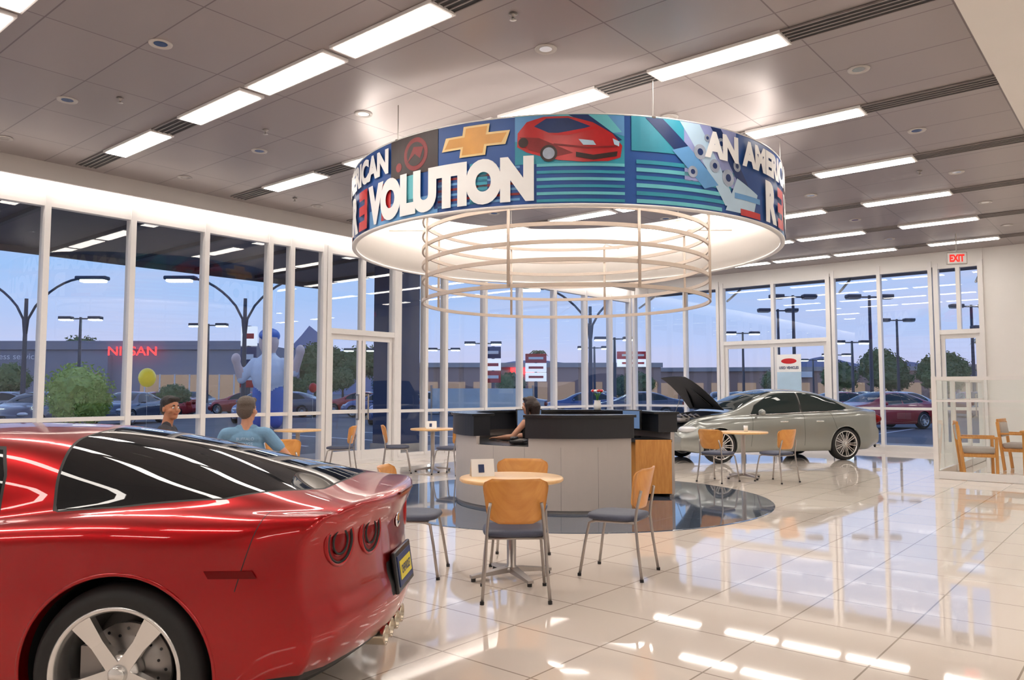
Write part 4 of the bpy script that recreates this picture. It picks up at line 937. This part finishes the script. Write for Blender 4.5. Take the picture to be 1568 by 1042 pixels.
pr=[('c',(-.35,0,.25),(-.3,0,1.3),.28,.36,'blue'),('c',(.35,0,.25),(.3,0,1.3),.28,.36,'blue'),('e',(0,0,1.9),(.72,.6,.8),None,'white'),('c',(-.6,0,2.3),(-1.1,-.1,1.75),.22,.2,'white'),('c',(-1.1,-.1,1.75),(-1.25,-.3,2.3),.19,.16,'skin'),('c',(.6,0,2.3),(1.1,-.1,2.0),.22,.2,'white'),('c',(1.1,-.1,2.0),(1.35,-.2,2.6),.19,.17,'skin'),
 ('e',(0,-.05,3.05),(.42,.42,.45),None,'skin'),('e',(0,.02,3.3),(.45,.45,.28),None,'blue'),('c',(-.2,-.5,3.25),(.2,-.5,3.25),.09,.09,'blue'),('e',(0,-.5,3.0),(.09,.1,.09),None,'skin'),('e',(-1.27,-.33,2.45),(.2,.2,.22),None,'skin'),('e',(1.38,-.22,2.75),(.2,.2,.22),None,'skin')]
f=figure('inflatable_mascot',(-27.5,17.6,-.05),40,pr,{'white':wh,'blue':bl,'skin':skn},None,.05,5); f.scale=(.95,.95,1.12)
cols=[(.45,.02,.02),(.6,.6,.6),(.07,.08,.12),(.3,.3,.32),(.05,.10,.28)]
base=[]
def clone(E,name,loc,rz):
    N=empty(name,loc,rz)
    for c in E.children:
        o=D.objects.new(c.name.split('.')[0],c.data); C.collection.objects.link(o); o.parent=N
spots=[(-12.1,42,-130),(-10.2,39,60),(-17,41,-120),(-6.5,46,55),(-24,37,-140),(-31,36,-140),(-33,30,-150),(-38,27,-150),(-43,22,-140),(-46,15,-140),(-30,46,-60),(-22,47,-60),(-14,53,-120),(-40,34,-150),(-3,51,60),(-50,23,30),(-28,25,-50),(-33,12,-50),(-8,34,-120),(-48,7,-140),(-36,36,-140),(-27,41,-60),(-19,46,-100),(-44,28,-150),(-25,31,-140),(-14,36,-130),(-41,8,-140),(-37,17,-50),(-52,12,-140),(-47,19,-150),(-54,29,-50),(-34,22,-50),(-20,36,-140),(-9,52,-60),(-5,38,-60)]
for i,(x,y,r) in enumerate(spots):
    if i<5: base.append(sedan('parked_car',(x,y,-.05),r,cols[i],metal=.3))
    else: clone(base[(i*3+1)%5],'parked_car',(x,y,-.05),r)

# ------------------------------------------------------------------ world & camera
w=D.worlds.new('dusk_sky'); SC.world=w; w.use_nodes=True; t=w.node_tree; N=t.nodes; L=t.links; bg=N['Background']
tc=N.new('ShaderNodeTexCoord'); sp=N.new('ShaderNodeSeparateXYZ'); rp_=N.new('ShaderNodeValToRGB'); L.new(tc.outputs['Generated'],sp.inputs[0]); L.new(sp.outputs['Z'],rp_.inputs[0])
cr=rp_.color_ramp; cr.elements[0].position=0; cr.elements[0].color=(.43,.42,.60,1); cr.elements[1].position=1; cr.elements[1].color=(.10,.17,.40,1)
for p,c in ((.05,(.39,.45,.68,1)),(.14,(.27,.43,.72,1)),(.4,(.17,.30,.62,1))): e=cr.elements.new(p); e.color=c
mp=N.new('ShaderNodeMapping'); mp.inputs['Scale'].default_value=(1.5,1.5,9); no=N.new('ShaderNodeTexNoise'); no.inputs['Scale'].default_value=2.2; no.inputs['Detail'].default_value=6
r2=N.new('ShaderNodeValToRGB'); r2.color_ramp.elements[0].position=.48; r2.color_ramp.elements[1].position=.72; mx=N.new('ShaderNodeMix'); mx.data_type='RGBA'
L.new(tc.outputs['Generated'],mp.inputs[0]); L.new(mp.outputs[0],no.inputs['Vector']); L.new(no.outputs['Fac'],r2.inputs[0])
ml=N.new('ShaderNodeMath'); ml.operation='MULTIPLY'; ml.inputs[1].default_value=.45; L.new(r2.outputs[0],ml.inputs[0]); L.new(ml.outputs[0],mx.inputs[0]); L.new(rp_.outputs[0],mx.inputs[6]); mx.inputs[7].default_value=(.52,.47,.60,1)
L.new(mx.outputs[2],bg.inputs[0]); bg.inputs[1].default_value=1.4

cam=D.cameras.new('camera'); co=D.objects.new('camera',cam); C.collection.objects.link(co); SC.camera=co
co.location=(0,0,1.4); cam.sensor_width=36; cam.lens=36*1190/1568; cam.clip_end=2000; cam.clip_start=.05
co.rotation_euler=(R_(90+3.8),0,R_(40))
